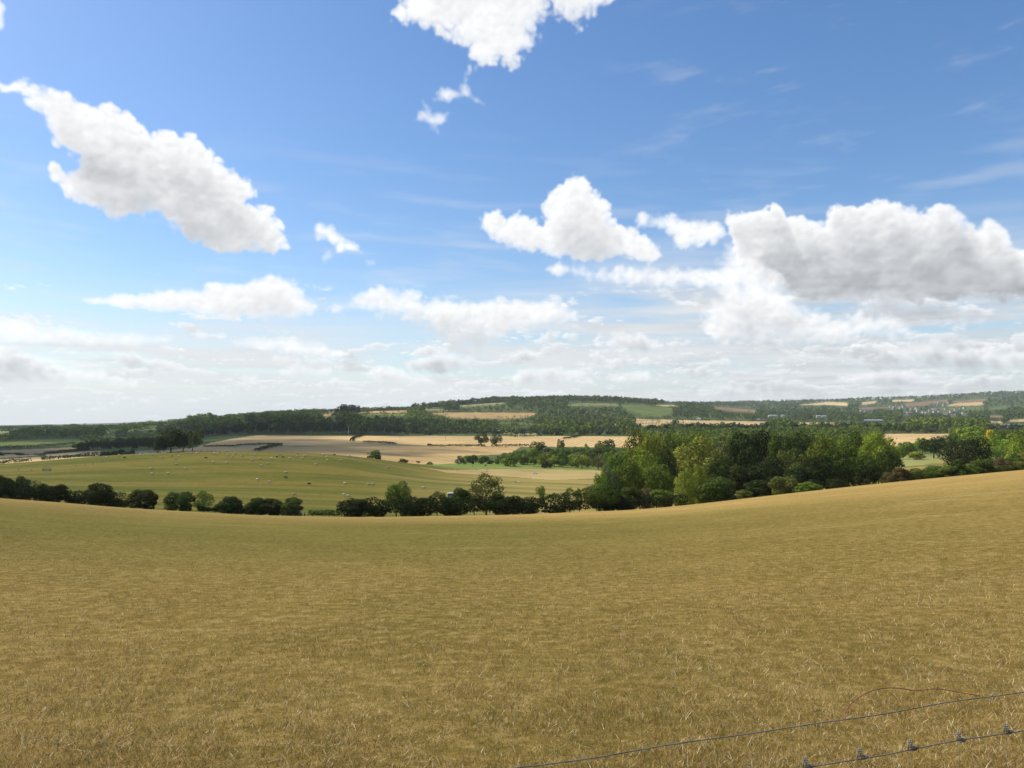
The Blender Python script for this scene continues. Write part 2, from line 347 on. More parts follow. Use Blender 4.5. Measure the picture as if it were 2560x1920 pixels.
def build_table():
    nc = len(UG); tk, zk = [], []
    for ln in LINES:
        Y = smooth_interp(PXG, ln[:, 0], ln[:, 2]); py = smooth_interp(PXG, ln[:, 0], ln[:, 1])
        _, v = uv_of(1280, py)
        tk.append(np.log(Y)); zk.append(Y*v)
    tk, zk = np.array(tk), np.array(zk)
    Dc = np.exp(tk[0]); vc = zk[0]/Dc
    h0 = 1.6
    a = -vc - 2*h0/Dc; b = h0/Dc**2            # the near field: level eye height, tangent to the line of sight at its brow
    Z = np.zeros((len(YG), nc))
    for c in range(nc):
        t, z = tk[:, c], zk[:, c]
        h = np.diff(t); d = np.diff(z)/h; m = np.zeros(len(t))
        m[0] = -(a[c] + 2*b[c]*Dc[c])*Dc[c]
        w1, w2 = 2*h[1:]+h[:-1], h[1:]+2*h[:-1]
        with np.errstate(all='ignore'):
            mm = (w1+w2)/(w1/d[:-1]+w2/d[1:])
        m[1:-1] = np.where(d[:-1]*d[1:] > 0, mm, 0)
        near = YG < Dc[c]
        Z[near, c] = -h0 - a[c]*YG[near] - b[c]*YG[near]**2
        T = np.log(YG[~near]); k = np.clip(np.searchsorted(t, T, side='right')-1, 0, len(t)-2)
        s = (T-t[k])/h[k]
        Z[~near, c] = z[k]*(1+2*s)*(1-s)**2 + m[k]*h[k]*s*(1-s)**2 + z[k+1]*s*s*(3-2*s) + m[k+1]*h[k]*s*s*(s-1)
    return Z
ZT = build_table()
def ymix(Y):
    Y = np.asarray(Y, float)
    return np.where(Y > 40, Y, 20 + np.clip(Y, 0, 40)**2/80)
# gentle unevenness
UGm, YGm = np.meshgrid(UG, YG)
XW = UGm*ymix(YGm)
ZT += fbm(XW/34, YGm/34, 3)*np.clip((YGm-5)/60, 0, 1)*.16*np.clip((100-YGm)/40, .12, 1)
ZT += fbm(XW/190+5, YGm/190, 3)*np.clip((YGm-120)/300, 0, 1)*.9
ZT += fbm(XW/600+5, YGm/600, 3)*np.clip((YGm-1300)/1500, 0, 1)*6
def ground(X, Y):
    X = np.asarray(X, float); Y = np.asarray(Y, float)
    u = np.clip(X/ymix(Y), UG[0], UG[-1]-1e-6)
    fu = (u-UG[0])/(UG[1]-UG[0]); iu = np.clip(fu.astype(int), 0, len(UG)-2); fu = fu-iu
    jy = np.clip(np.searchsorted(YG, Y, side='right')-1, 0, len(YG)-2)
    fy = np.clip((Y-YG[jy])/(YG[jy+1]-YG[jy]), 0, 1)
    return (ZT[jy, iu]*(1-fu)+ZT[jy, iu+1]*fu)*(1-fy) + (ZT[jy+1, iu]*(1-fu)+ZT[jy+1, iu+1]*fu)*fy
YS = np.exp(np.linspace(math.log(3), math.log(14000), 3000))
def hit(px, py, ymin=3.0):
    """where the line of sight through a picture point first meets the ground beyond ymin"""
    u, v = uv_of(px, py); ys = YS[YS >= ymin]
    g = ground(u*ys, ys) >= v*ys
    i = int(np.argmax(g)) if g.any() else len(ys)-1
    return float(ys[i])
def spot(px, py=None, Y=None, ymin=3.0):
    """ground position under picture column px, at distance Y or where the row py meets the ground"""
    if Y is None: Y = hit(px, py, ymin)
    u, _ = uv_of(px, 1100 if py is None else py)
    X = float(u)*Y
    return Vector((X, Y, float(ground(X, Y))))

# ---------------------------------------------------------------- fields: outline in the picture, nearest and farthest metres, colour
STUB = (.50, .345, .155); STUB2 = (.44, .30, .13); ORANGE = (.42, .28, .12); TAN = (.50, .355, .165)
GREEN = (.105, .130, .035); BRIGHT = (.150, .190, .045); OLIVE = (.20, .20, .075); BROWN = (.20, .125, .07); GREY = (.20, .16, .125); WOODG = (.035, .055, .02)
PAST = (.175, .165, .042)
def c1(pts): return [(x*.2893, 960+y*.2893) for x, y in pts]
def c2(pts): return [(640+x*.2893, 960+y*.2893) for x, y in pts]
def c3(pts): return [(1280+x*.2893, 960+y*.2893) for x, y in pts]
def c4(pts): return [(1920+x*.2893, 960+y*.2893) for x, y in pts]
FIELDS = [
 ([(380,1175),(400,1128),(490,1118),(530,1106),(585,1096),(640,1089),(1280,1090.3),(1600,1091),(1600,1119),(1420,1117),(1280,1117),(1130,1118),(1060,1115.5),(990,1112),(890,1108.5),(700,1114.5),(640,1120),(560,1150)], 480, 1040, STUB, 1),
 ([(300,1175),(440,1128),(640,1120),(700,1114.5),(890,1108.5),(990,1112),(1060,1115.5),(1130,1118),(1300,1117),(1290,1126),(1285,1135),(1160,1139),(1150,1158),(1060,1162),(1000,1170),(640,1180)], 400, 900, STUB2, 1),
 (c2([(1490,690),(1740,684),(2212,670)]) + [(1420,1160),(1500,1166),(1500,1176),(1280,1172),(1110,1175),(1060,1166)], 360, 520, BRIGHT, 0),
 (c1([(-300,590),(0,575),(660,545),(665,565),(400,600),(300,620),(0,640),(-300,650)]), 450, 940, TAN, 1),
 (c1([(400,605),(760,580),(915,576),(880,625),(740,610),(390,635)]), 400, 940, TAN, 1),
 (c1([(-300,680),(0,655),(330,628),(390,640),(900,625),(880,655),(330,700),(-300,740)]), 380, 800, TAN, 0),
 (c1([(-300,545),(60,500),(300,480),(700,470),(720,500),(640,530),(200,542),(-300,560)]), 600, 1400, GREEN, 0),
 (c1([(825,468),(940,415),(1020,435),(1010,458),(1125,457),(1125,474),(830,478)]), 900, 2600, BRIGHT, 0),
 (c1([(1180,400),(1370,380),(1390,410),(1180,432)]), 900, 2600, BRIGHT, 0),
 (c1([(-300,405),(0,405),(110,412),(110,434),(-300,440)]), 900, 3500, OLIVE, 0),
 (c2([(560,262),(700,246),(720,264),(590,288)]), 1200, 2400, ORANGE, 1),
 (c2([(860,252),(1000,234),(1310,229),(1300,254),(900,260)]), 1200, 1960, ORANGE, 1),
 (c2([(900,260),(1300,256),(1290,278),(920,272)]), 1200, 2400, BRIGHT, 0),
 (c2([(1480,250),(1730,245),(2212,246),(2410,250),(2450,262),(2280,300),(2080,305),(1700,296)]), 1200, 2700, ORANGE, 1),
 (c2([(1690,190),(2000,158),(2160,152),(2130,176),(1800,203)]), 1500, 2220, OLIVE, 0),
 (c2([(1380,214),(1600,214),(1680,230),(1500,240)]), 1400, 3600, OLIVE, 0),
 ([(1233,1076),(1290,1075),(1290,1083.5),(1233,1084)], 900, 1900, TAN, 1),
 ([(1240,1053),(1310,1056),(1352,1060),(1300,1065),(1250,1061)], 1100, 2400, GREEN, 0),
 (c3([(440,186),(560,166),(900,168),(960,190),(600,197)]), 1700, 3600, OLIVE, 0),
 (c3([(930,176),(1130,178),(1200,196),(1410,208),(1385,250),(1280,288),(1120,274),(1000,240)]), 1500, 3400, GREEN, 0),
 (c3([(1210,180),(1400,180),(1500,195),(1300,195)]), 1700, 4000, TAN, 0),
 (c3([(1690,198),(1850,203),(2110,225),(2110,250),(1850,236)]), 1700, 4600, BROWN, 0),
 (c3([(1045,292),(1150,303),(1500,312),(1800,316),(2200,326),(2212,378),(1600,360),(1500,345),(1290,345),(1280,370),(1070,362)]), 1000, 2400, TAN, 1),
 (c3([(1055,318),(1280,318),(1270,342),(1070,344)]), 1000, 2400, GREEN, 0),
 (c3([(830,358),(910,360),(900,380),(820,374)]), 900, 2400, TAN, 1),
 (c3([(1880,296),(1990,300),(1980,318),(1880,312)]), 1200, 3000, GREEN, 0),
 (c3([(0,426),(250,424),(250,452),(0,456)]), 880, 1500, OLIVE, 0),
 (c3([(0,330),(120,330),(250,350),(180,365),(0,355)]), 1000, 2400, GREEN, 0),
 (c4([(118,332),(540,332),(820,343),(1200,348),(1195,368),(700,358),(500,362),(240,358)]), 900, 2600, TAN, 1),
 (c4([(980,430),(1570,430),(1640,462),(1500,480),(1290,500),(1100,560),(980,520)]), 500, 1040, STUB, 1),
 (c4([(1100,618),(1530,606),(1560,655),(1340,700),(1100,720)]), 330, 520, (.27,.27,.09), 0),
 (c4([(240,182),(520,156),(690,160),(690,192),(530,182)]), 2500, 7000, TAN, 0),
 (c4([(810,158),(940,146),(930,168),(815,182)]), 2500, 7000, TAN, 0),
 (c4([(1070,138),(1275,133),(1240,152),(1080,154)]), 2500, 7000, TAN, 0),
 (c4([(1180,170),(1560,133),(1560,158),(1300,192),(1180,196)]), 1800, 7000, BROWN, 0),
 (c4([(770,205),(1000,198),(1180,188),(1170,202),(820,222)]), 1800, 7000, BROWN, 0),
 (c4([(1590,150),(1890,127),(1860,152),(1600,167)]), 1800, 7000, BROWN, 0),
 (c4([(1550,182),(1680,158),(1865,154),(1860,188),(1560,194)]), 1800, 7000, TAN, 0),
 (c4([(1460,210),(1860,190),(1875,218),(1760,226),(1520,244)]), 1500, 6000, GREEN, 0),
 (c4([(1920,200),(2060,188),(2065,212),(1900,228)]), 1500, 6000, GREEN, 0),
 (c4([(1890,343),(2300,343),(2300,378),(1980,388),(1890,388)]), 1000, 3000, GREY, 0),
 (c4([(1830,318),(2030,323),(2020,344),(1880,338)]), 1000, 3000, TAN, 0),
 (c4([(2080,308),(2300,303),(2300,326),(2080,330)]), 1000, 3000, TAN, 0),
 (c4([(1900,272),(2030,270),(2030,290),(1900,292)]), 1500, 4000, BROWN, 0),
 (c4([(2050,565),(2140,565),(2150,600),(2050,600)]), 350, 600, TAN, 0),
 (c1([(1100,400),(1160,390),(1160,420),(1100,430)]), 900, 3000, OLIVE, 0),
 ([(1050,1167),(1110,1175),(1280,1172),(1520,1177),(1520,1195),(1380,1200),(1280,1192),(1120,1182)], 300, 400, (.34,.25,.10), 0),
]
def in_poly(poly, x, y):
    r = np.zeros(np.shape(x), bool); n = len(poly)
    for i in range(n):
        ax, ay = poly[i]; bx, by = poly[(i+1) % n]
        if ay != by: r ^= ((ay > y) != (by > y)) & (x < (bx-ax)*(y-ay)/(by-ay)+ax)
    return r
def field_at(X, Y, Z=None):
    """index of the field a ground point belongs to, -1 for none"""
    if Z is None: Z = ground(X, Y)
    Yc = np.maximum(Y, .5); px, py = px_of(X/Yc, Z/Yc)
    idx = np.full(np.shape(X), -1)
    for i, (poly, a, b, col, st) in enumerate(FIELDS):
        m = (Y > a) & (Y < b) & (idx < 0)
        m2 = m & in_poly(poly, px, py)
        idx[m2] = i
    return idx
FID = field_at(XW, YGm, ZT)
col = np.zeros(FID.shape+(4,), np.float32)
wv = fbm(XW/120, YGm/120, 4)
# the near field and the sheep pasture are told apart from the rest by distance, the others by their outlines
col[..., :3] = np.array(WOODG)
pm = (YGm > 108) & (YGm < 400)
col[pm, :3] = (.30, .225, .075); col[..., 3] = np.where(pm, np.clip((PXG[None, :]-930+wv*160)/420, 0, 1)*.85, 0)
fieldm = YGm < 100 + 0*XW
Dcol = smooth_interp(PXG, EDGE[:, 0], EDGE[:, 2])[None, :]
fieldm = YGm < Dcol + 6
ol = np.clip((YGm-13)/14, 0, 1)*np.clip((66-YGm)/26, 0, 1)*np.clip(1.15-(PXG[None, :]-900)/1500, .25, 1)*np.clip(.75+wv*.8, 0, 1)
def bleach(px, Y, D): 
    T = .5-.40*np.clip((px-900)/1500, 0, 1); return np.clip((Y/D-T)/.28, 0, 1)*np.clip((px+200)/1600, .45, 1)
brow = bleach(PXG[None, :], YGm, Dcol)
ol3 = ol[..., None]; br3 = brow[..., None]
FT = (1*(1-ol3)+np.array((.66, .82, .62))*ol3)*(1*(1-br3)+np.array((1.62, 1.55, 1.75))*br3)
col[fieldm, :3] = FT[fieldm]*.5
for i, f in enumerate(FIELDS):
    m = FID == i
    j = 1 + .10*np.sin(i*3.7)
    col[m, :3] = np.array(f[3])*j; col[m, 3] = f[4]
other = (FID < 0) & (YGm >= 400)
mix = np.clip(.5+wv*.9, 0, 1)[..., None]
col[other, :3] = (np.array((.05, .075, .022))*(1-mix) + np.array((.10, .12, .04))*mix)[other]
seg = np.zeros(FID.shape, np.float32); seg[pm] = .5; seg[fieldm] = 1.0

def ground_material():
    m, n, l, b = new_mat('countryside')
    b.inputs['Roughness'].default_value = .95; b.inputs['Specular IOR Level'].default_value = .02
    a = n.new('ShaderNodeAttribute'); a.attribute_name = 'cover'
    s = n.new('ShaderNodeAttribute'); s.attribute_name = 'zone'
    tcn = n.new('ShaderNodeTexCoord')
    def noise(scale, det=6, rough=.6, sc=None, dist=0):
        o = n.new('ShaderNodeTexNoise'); o.inputs['Scale'].default_value = scale; o.inputs['Detail'].default_value = det
        o.inputs['Roughness'].default_value = rough; o.inputs['Distortion'].default_value = dist
        if sc:
            mp = n.new('ShaderNodeMapping'); mp.inputs['Scale'].default_value = sc[:3]
            if len(sc) > 3: mp.inputs['Rotation'].default_value = (0, 0, sc[3])
            l.new(tcn.outputs['Object'], mp.inputs[0]); l.new(mp.outputs[0], o.inputs['Vector'])
        else: l.new(tcn.outputs['Object'], o.inputs['Vector'])
        return o.outputs[0]
    def ramp(x, st):
        r = n.new('ShaderNodeValToRGB'); l.new(x, r.inputs[0]); e = r.color_ramp.elements
        while len(e) < len(st): e.new(.5)
        for q, (p, c) in zip(e, st): q.position = p; q.color = (*c, 1) if len(c) == 3 else c
        return r.outputs[0]
    def mixc(f, x, y, t='MIX'):
        q = n.new('ShaderNodeMix'); q.data_type = 'RGBA'; q.blend_type = t
        if isinstance(f, float): q.inputs[0].default_value = f
        else: l.new(f, q.inputs[0])
        for k, w in ((6, x), (7, y)):
            if isinstance(w, tuple): q.inputs[k].default_value = (*w, 1)
            else: l.new(w, q.inputs[k])
        return q.outputs[2]
    def mth(op, x, y):
        q = n.new('ShaderNodeMath'); q.operation = op; q.use_clamp = op == 'CLAMP'
        for k, w in ((0, x), (1, y)):
            if isinstance(w, (int, float)): q.inputs[k].default_value = w
            else: l.new(w, q.inputs[k])
        return q.outputs[0]
    # dry near field: straw over olive, in patches and fine tufts
    big = noise(.045, 5, .62, (1, 1.7, 1, .3))
    mid = noise(.5, 6, .7); tuft = noise(5.5, 6, .75); strk = noise(.20, 6, .7, (.45, 2.2, 1, -.05))
    f1 = ramp(big, [(.36, (.125, .108, .022)), (.5, (.195, .140, .034)), (.62, (.27, .195, .055))])
    f1 = mixc(.55, f1, ramp(mid, [(.3, (.115, .090, .015)), (.52, (.195, .130, .027)), (.7, (.30, .205, .060))]))
    f1 = mixc(.45, f1, ramp(tuft, [(.36, (.060, .042, .012)), (.5, (.18, .122, .034)), (.62, (.38, .265, .105))]))
    f1 = mixc(ramp(strk, [(.60, (0, 0, 0)), (.74, (.38, .38, .38))]), f1, (.42, .32, .15))
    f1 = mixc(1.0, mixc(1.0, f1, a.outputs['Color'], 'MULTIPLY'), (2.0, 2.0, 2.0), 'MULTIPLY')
    # sheep pasture: green worn to tan in bands along the slope
    pb = noise(.045, 5, .6, (.35, 2.2, 1, .16)); pf = noise(.35, 6, .7)
    f2 = ramp(pb, [(.40, (.060, .078, .010)), (.5, (.100, .097, .015)), (.60, (.165, .125, .026))])
    f2 = mixc(.35, f2, ramp(pf, [(.3, (.066, .076, .013)), (.7, (.155, .128, .032))]))
    f2 = mixc(.5, f2, mixc(1.0, f2, ramp(noise(1.6, 5, .75, (.6, 1.6, 1)), [(.35, (.55, .62, .55)), (.62, (1.5, 1.42, 1.5))]), 'MULTIPLY'))
    f2 = mixc(a.outputs['Alpha'], f2, mixc(1.0, a.outputs['Color'], ramp(pb, [(.38, (.55, .68, .55)), (.5, (.92, .96, .9)), (.62, (1.15, 1.12, 1.1))]), 'MULTIPLY'))
    # all other ground
    nf = noise(.03, 6, .65); nf2 = noise(.006, 5, .6)
    f3 = mixc(1.0, a.outputs['Color'], ramp(nf, [(.3, (.78, .78, .78)), (.7, (1.18, 1.18, 1.18))]), 'MULTIPLY')
    f3 = mixc(1.0, f3, ramp(nf2, [(.3, (.85, .87, .86)), (.7, (1.13, 1.1, 1.1))]), 'MULTIPLY')
    wvn = n.new('ShaderNodeTexWave'); wvn.inputs['Scale'].default_value = .055; wvn.inputs['Distortion'].default_value = 1.6
    wvn.inputs['Detail'].default_value = 3; wvn.inputs['Detail Scale'].default_value = .4
    mp = n.new('ShaderNodeMapping'); mp.inputs['Rotation'].default_value = (0, 0, .22); l.new(tcn.outputs['Object'], mp.inputs[0]); l.new(mp.outputs[0], wvn.inputs[0])
    f3 = mixc(a.outputs['Alpha'], f3, mixc(1.0, f3, ramp(wvn.outputs['Fac'], [(.1, (.80, .79, .77)), (.55, (1.04, 1.04, 1.04)), (.95, (1.10, 1.10, 1.08))]), 'MULTIPLY'))
    lt = n.new('ShaderNodeMath'); lt.operation = 'GREATER_THAN'; l.new(s.outputs['Fac'], lt.inputs[0]); lt.inputs[1].default_value = .75
    gt = n.new('ShaderNodeMath'); gt.operation = 'GREATER_THAN'; l.new(s.outputs['Fac'], gt.inputs[0]); gt.inputs[1].default_value = .25
    # a given outline wins over the pasture
    res = mixc(lt.outputs[0], mixc(gt.outputs[0], f3, f2), f1)
    l.new(res, b.inputs['Base Color'])
    bp = n.new('ShaderNodeBump'); bp.inputs['Strength'].default_value = .35; bp.inputs['Distance'].default_value = .05
    l.new(mth('ADD', tuft, mth('MULTIPLY', mid, 1.5)), bp.inputs['Height']); l.new(bp.outputs[0], b.inputs['Normal'])
    return m
seg[(FID >= 0) & (YGm > 150)] = 0.0
nr, nc_ = XW.shape
GV = np.stack([XW, YGm, ZT], -1).reshape(-1, 3)
ii = (np.arange(nr-1)[:, None]*nc_ + np.arange(nc_-1)[None, :]).ravel()
GF = np.stack([ii, ii+1, ii+nc_+1, ii+nc_], -1)
gm = mesh_np('ground', GV, GF, ground_material(), True)
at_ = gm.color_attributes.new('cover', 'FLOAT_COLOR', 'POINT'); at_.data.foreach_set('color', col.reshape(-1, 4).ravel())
az_ = gm.attributes.new('zone', 'FLOAT', 'POINT'); az_.data.foreach_set('value', seg.ravel())
ground_o = tag(obj('ground', gm), kind='structure')

# ---------------------------------------------------------------- trees, bushes and hedges
def leaf_material(name, attr=False, trans=.22):
    m, n, l, b = new_mat(name)
    b.inputs['Roughness'].default_value = .7; b.inputs['Specular IOR Level'].default_value = .04
    v = n.new('ShaderNodeAttribute'); v.attribute_name = 'leaf'
    if attr:
        oc = n.new('ShaderNodeAttribute'); oc.attribute_name = 'tint'; base = oc.outputs['Color']
    else:
        oi = n.new('ShaderNodeObjectInfo'); base = oi.outputs['Color']
    mr = n.new('ShaderNodeMapRange'); mr.inputs[3].default_value = .45; mr.inputs[4].default_value = 1.6
    l.new(v.outputs['Fac'], mr.inputs[0])
    h = n.new('ShaderNodeHueSaturation'); l.new(base, h.inputs['Color']); l.new(mr.outputs[0], h.inputs['Value'])
    mr2 = n.new('ShaderNodeMapRange'); mr2.inputs[3].default_value = .515; mr2.inputs[4].default_value = .485; l.new(v.outputs['Fac'], mr2.inputs[0]); l.new(mr2.outputs[0], h.inputs['Hue'])
    l.new(h.outputs[0], b.inputs['Base Color'])
    tr = n.new('ShaderNodeBsdfTranslucent'); l.new(h.outputs[0], tr.inputs[0])
    mx_ = n.new('ShaderNodeMixShader'); mx_.inputs[0].default_value = trans
    l.new(b.outputs[0], mx_.inputs[1]); l.new(tr.outputs[0], mx_.inputs[2])
    l.new(mx_.outputs[0], n['Material Output'].inputs[0])
    return m
LEAF = leaf_material('leaves'); LEAFT = leaf_material('woodland_leaves', True, .12)
BARK = plain('bark', (.085, .065, .048), .9, var=.35, scale=3)
TIMBER = plain('weathered_timber', (.17, .145, .115), .9, scale=6)

def leaf_quads(rng, P, Nn, size, flat=.42):
    """P centres, Nn outward normals -> quads"""
    n = len(P)
    nn = Nn + rng.normal(0, flat, (n, 3)); nn /= np.linalg.norm(nn, axis=1)[:, None]+1e-9
    r = rng.normal(0, 1, (n, 3)); a = np.cross(nn, r); a /= np.linalg.norm(a, axis=1)[:, None]+1e-9
    b = np.cross(nn, a)
    s = size*rng.uniform(.55, 1.3, n)[:, None]*.5; s2 = s*rng.uniform(.45, 1.0, n)[:, None]
    q = np.stack([P-a*s, P-b*s2, P+a*s, P+b*s2], 1)
    q += rng.normal(0, .12, q.shape)*s[:, None, :]
    return q
def crown_points(rng, clumps, n, squash=.85, lo=.72, hi=1.08):
    """leaf positions over a heap of clumps; clumps = (centre, radius)"""
    Cc = np.array([c for c, _ in clumps]); R = np.array([r for _, r in clumps])
    w = R**2; k = rng.choice(len(R), n*2, p=w/w.sum())
    d = rng.normal(0, 1, (n*2, 3)); d /= np.linalg.norm(d, axis=1)[:, None]
    rr = rng.uniform(lo, hi, n*2)
    P = Cc[k] + d*(R[k]*rr)[:, None]*np.array([1, 1, squash])
    keep = np.ones(len(P), bool)
    for c, r in clumps:
        keep &= ~((((P-c)/np.array([1, 1, squash]))**2).sum(1) < (.68*r)**2)
    P, d, k = P[keep][:n], d[keep][:n], k[keep][:n]
    return P, d, k
def make_clumps(rng, kind, n):
    """clump centres in a crown one unit high and one unit wide, foot at z=0"""
    out = []
    if kind == 'oak':
        zc, rz, rx, r0 = .60, .36, .40, .155
    elif kind == 'bush':
        zc, rz, rx, r0 = .46, .42, .40, .17
    elif kind == 'willow':
        zc, rz, rx, r0 = .52, .44, .38, .15
    elif kind == 'airy':
        zc, rz, rx, r0 = .55, .42, .36, .12
    elif kind == 'poplar':
        zc, rz, rx, r0 = .53, .45, .30, .16
    elif kind == 'sapling':
        zc, rz, rx, r0 = .66, .30, .33, .16
    for i in range(n):
        d = rng.normal(0, 1, 3); d /= np.linalg.norm(d)
        q = rng.uniform(.35, 1)**.5
        p = np.array([d[0]*rx*q, d[1]*rx*q, zc+d[2]*rz*q])
        if kind == 'poplar': p[:2] *= .35+.9*(1-abs(p[2]-.4)/.62)
        if kind in ('oak',) and p[2] < zc-.12: p[:2] *= 1.05
        if kind == 'bush':
            p[2] = max(.12, p[2]); p[:2] *= 1.22-.62*p[2]
        out.append((p, r0*rng.uniform(.45, 1.3)))
    return out
TREES = {}
def tree_proto(kind, var, n_clump, n_leaf, leaf, trunk=True, trunk_top=.55, lean=0.0, limbs=7, inner=True):
    key = (kind, var, n_leaf)
    if key in TREES: return TREES[key]
    rng = np.random.RandomState(100*var + len(kind)*7 + n_leaf % 97)
    cl = make_clumps(rng, kind, n_clump)
    P, d, kc = crown_points(rng, cl, n_leaf); cv = np.clip(rng.normal(.5, .16, len(cl)), 0, 1)
    if kind == 'willow':                       # hanging sprays
        dr = P[:, 2] < .6; P[dr, 2] -= rng.uniform(0, .12, dr.sum()); P[:, 2] = np.maximum(P[:, 2], .03)
    # stray twigs that break the outline
    k = int(n_leaf*.06); i = rng.randint(0, len(P), k)
    P2 = P[i] + d[i]*rng.uniform(.01, .07, k)[:, None]; P = np.vstack([P, P2]); d = np.vstack([d, d[i]]); kc = np.concatenate([kc, kc[i]])
    q = leaf_quads(rng, P, d, leaf)
    n = len(q); V = q.reshape(-1, 3)
    lo_, hi_ = np.percentile(V, .4, 0), np.percentile(V, 99.7, 0)
    sxy = 1/max(hi_[0]-lo_[0], hi_[1]-lo_[1]); V[:, :2] *= sxy
    if kind == 'bush': V[:, 2] -= max(0, lo_[2]-.0)
    V[:, 2] *= 1/V[:, 2].max()*1.01
    V[:, 0] += lean*np.clip(V[:, 2], 0, 1); F = np.arange(n*4).reshape(-1, 4)
    me = mesh_np(kind+'_crown', V, F, LEAF)
    val = np.repeat(np.clip(cv[kc]+rng.normal(0, .2, n), 0, 1), 4).astype(np.float32)
    a = me.attributes.new('leaf', 'FLOAT', 'POINT'); a.data.foreach_set('value', val)
    tm = None
    if trunk:
        mb = MB()
        rad = .022 if kind != 'sapling' else .012
        top = Vector((lean*trunk_top, 0, trunk_top))
        bend = rng.uniform(-.02, .02, 2)
        mb.tube([(0, 0, -.03), (bend[0]*.5, bend[1]*.5, trunk_top*.25), (lean*trunk_top*.5+bend[0], bend[1], trunk_top*.55), top], [rad*1.35, rad, rad*.8, rad*.5], 7)
        for j in range(limbs):
            c, r = cl[rng.randint(len(cl))]
            z0 = trunk_top*rng.uniform(.4, .95)
            s_ = Vector((lean*z0, 0, z0)); e_ = Vector((c[0]+lean*c[2], c[1], c[2]))
            if e_.z < z0: e_.z = z0+.1
            mid_ = (s_+e_)/2 + Vector((0, 0, .04))
            mb.tube([s_, mid_, e_], [rad*.5, rad*.34, rad*.12], 5)
        tm = mb.mesh(kind+'_trunk', BARK, True)
    TREES[key] = (me, tm); return TREES[key]
NEARQ = dict(
 oak=[('oak', v, 46, 9000, .034) for v in (1, 2, 3)], bush=[('bush', v, 30, 8000, .042) for v in (1, 2, 3, 4, 11, 12)],
 willow=[('willow', v, 60, 9000, .034) for v in (1, 2)], airy=[('airy', v, 34, 5200, .030) for v in (1, 2)],
 poplar=[('poplar', v, 30, 5000, .032) for v in (1,)], sapling=[('sapling', v, 12, 1100, .05) for v in (1, 2)])
MIDQ = dict(
 oak=[('oak', v, 26, 1900, .062) for v in (4, 5, 6)], bush=[('bush', v, 20, 1500, .075) for v in (5, 6)],
 willow=[('willow', v, 28, 1900, .062) for v in (7,)], airy=[('airy', v, 22, 1400, .055) for v in (5,)],
 poplar=[('poplar', v, 16, 1000, .07) for v in (5,)], sapling=[('sapling', v, 10, 500, .09) for v in (5,)])
FARQ = dict(oak=[('oak', v, 13, 420, .13) for v in (8, 9)], bush=[('bush', v, 9, 300, .17) for v in (8, 9)], poplar=[('poplar', 8, 8, 240, .15)])
tr_rng = random.Random(5)
PLANTS = []
DKGREEN = (.034, .047, .011); DEEP = (.062, .088, .016); MIDG = (.120, .165, .023); FRESH = (.185, .235, .028); YGREEN = (.205, .235, .030)
WILLOWC = (.215, .250, .036); PALE = (.130, .160, .068); RUST = (.120, .095, .038); FARG = (.065, .095, .035); OLIVEG = (.120, .128, .030)
def plant(name, cat, kind, x, top, base, w, Y, colr, label=None, group=None, zone=None, real_base=None, lean=False, trunk=True):
    """a tree standing at picture column x, Y metres ahead; top and width as seen; its foot is on the ground there"""
    p = spot(x, None, Y)
    u, vt = uv_of(x, top)
    h = float(vt)*Y - p.z
    wid = w/FPX*Y*(1.12 if Y < 116 else 1.0)
    src = NEARQ if Y < 300 else (MIDQ if Y < 1000 else FARQ)
    if kind not in src: kind = 'oak'
    a = tr_rng.choice(src[kind])
    cm, tm = tree_proto(*a, lean=.22 if lean else 0.0) if not lean else tree_proto(a[0], a[1]+40, *a[2:], lean=.22)
    foot = empty(name, (p.x, p.y, p.z-.05), tr_rng.uniform(0, 6.28) if not lean else 0)
    c = obj('crown', cm, foot); c.scale = (wid, wid, h); c.color = (*[k*tr_rng.uniform(.9, 1.1) for k in colr], 1)
    if tm is not None and trunk:
        t = obj('trunk', tm, foot); t.scale = (min(wid, h*1.2), min(wid, h*1.2), h)
    tag(foot, label, cat, group)
    PLANTS.append((foot, zone, x, label))
    return foot
ORD = 'first second third fourth fifth sixth seventh eighth ninth tenth eleventh twelfth thirteenth fourteenth fifteenth sixteenth seventeenth eighteenth nineteenth twentieth'.split()
ORD += ['twenty-'+k for k in ORD[:9]] + ['thirtieth'] + ['thirty-'+k for k in ORD[:9]] + ['fortieth'] + ['forty-'+k for k in ORD[:9]] + ['fiftieth'] + ['fifty-'+k for k in ORD[:9]] + ['sixtieth'] + ['sixty-'+k for k in ORD[:9]] + ['seventieth'] + ['seventy-'+k for k in ORD[:9]]
def number_zone(items, text):
    """items (object, x): label each by its place along its row"""
    for k, (o, x) in enumerate(sorted(items, key=lambda t: t[1])):
        o['label'] = text.format(ORD[k])

HB = 'hedge bushes along the far edge of the dry field'
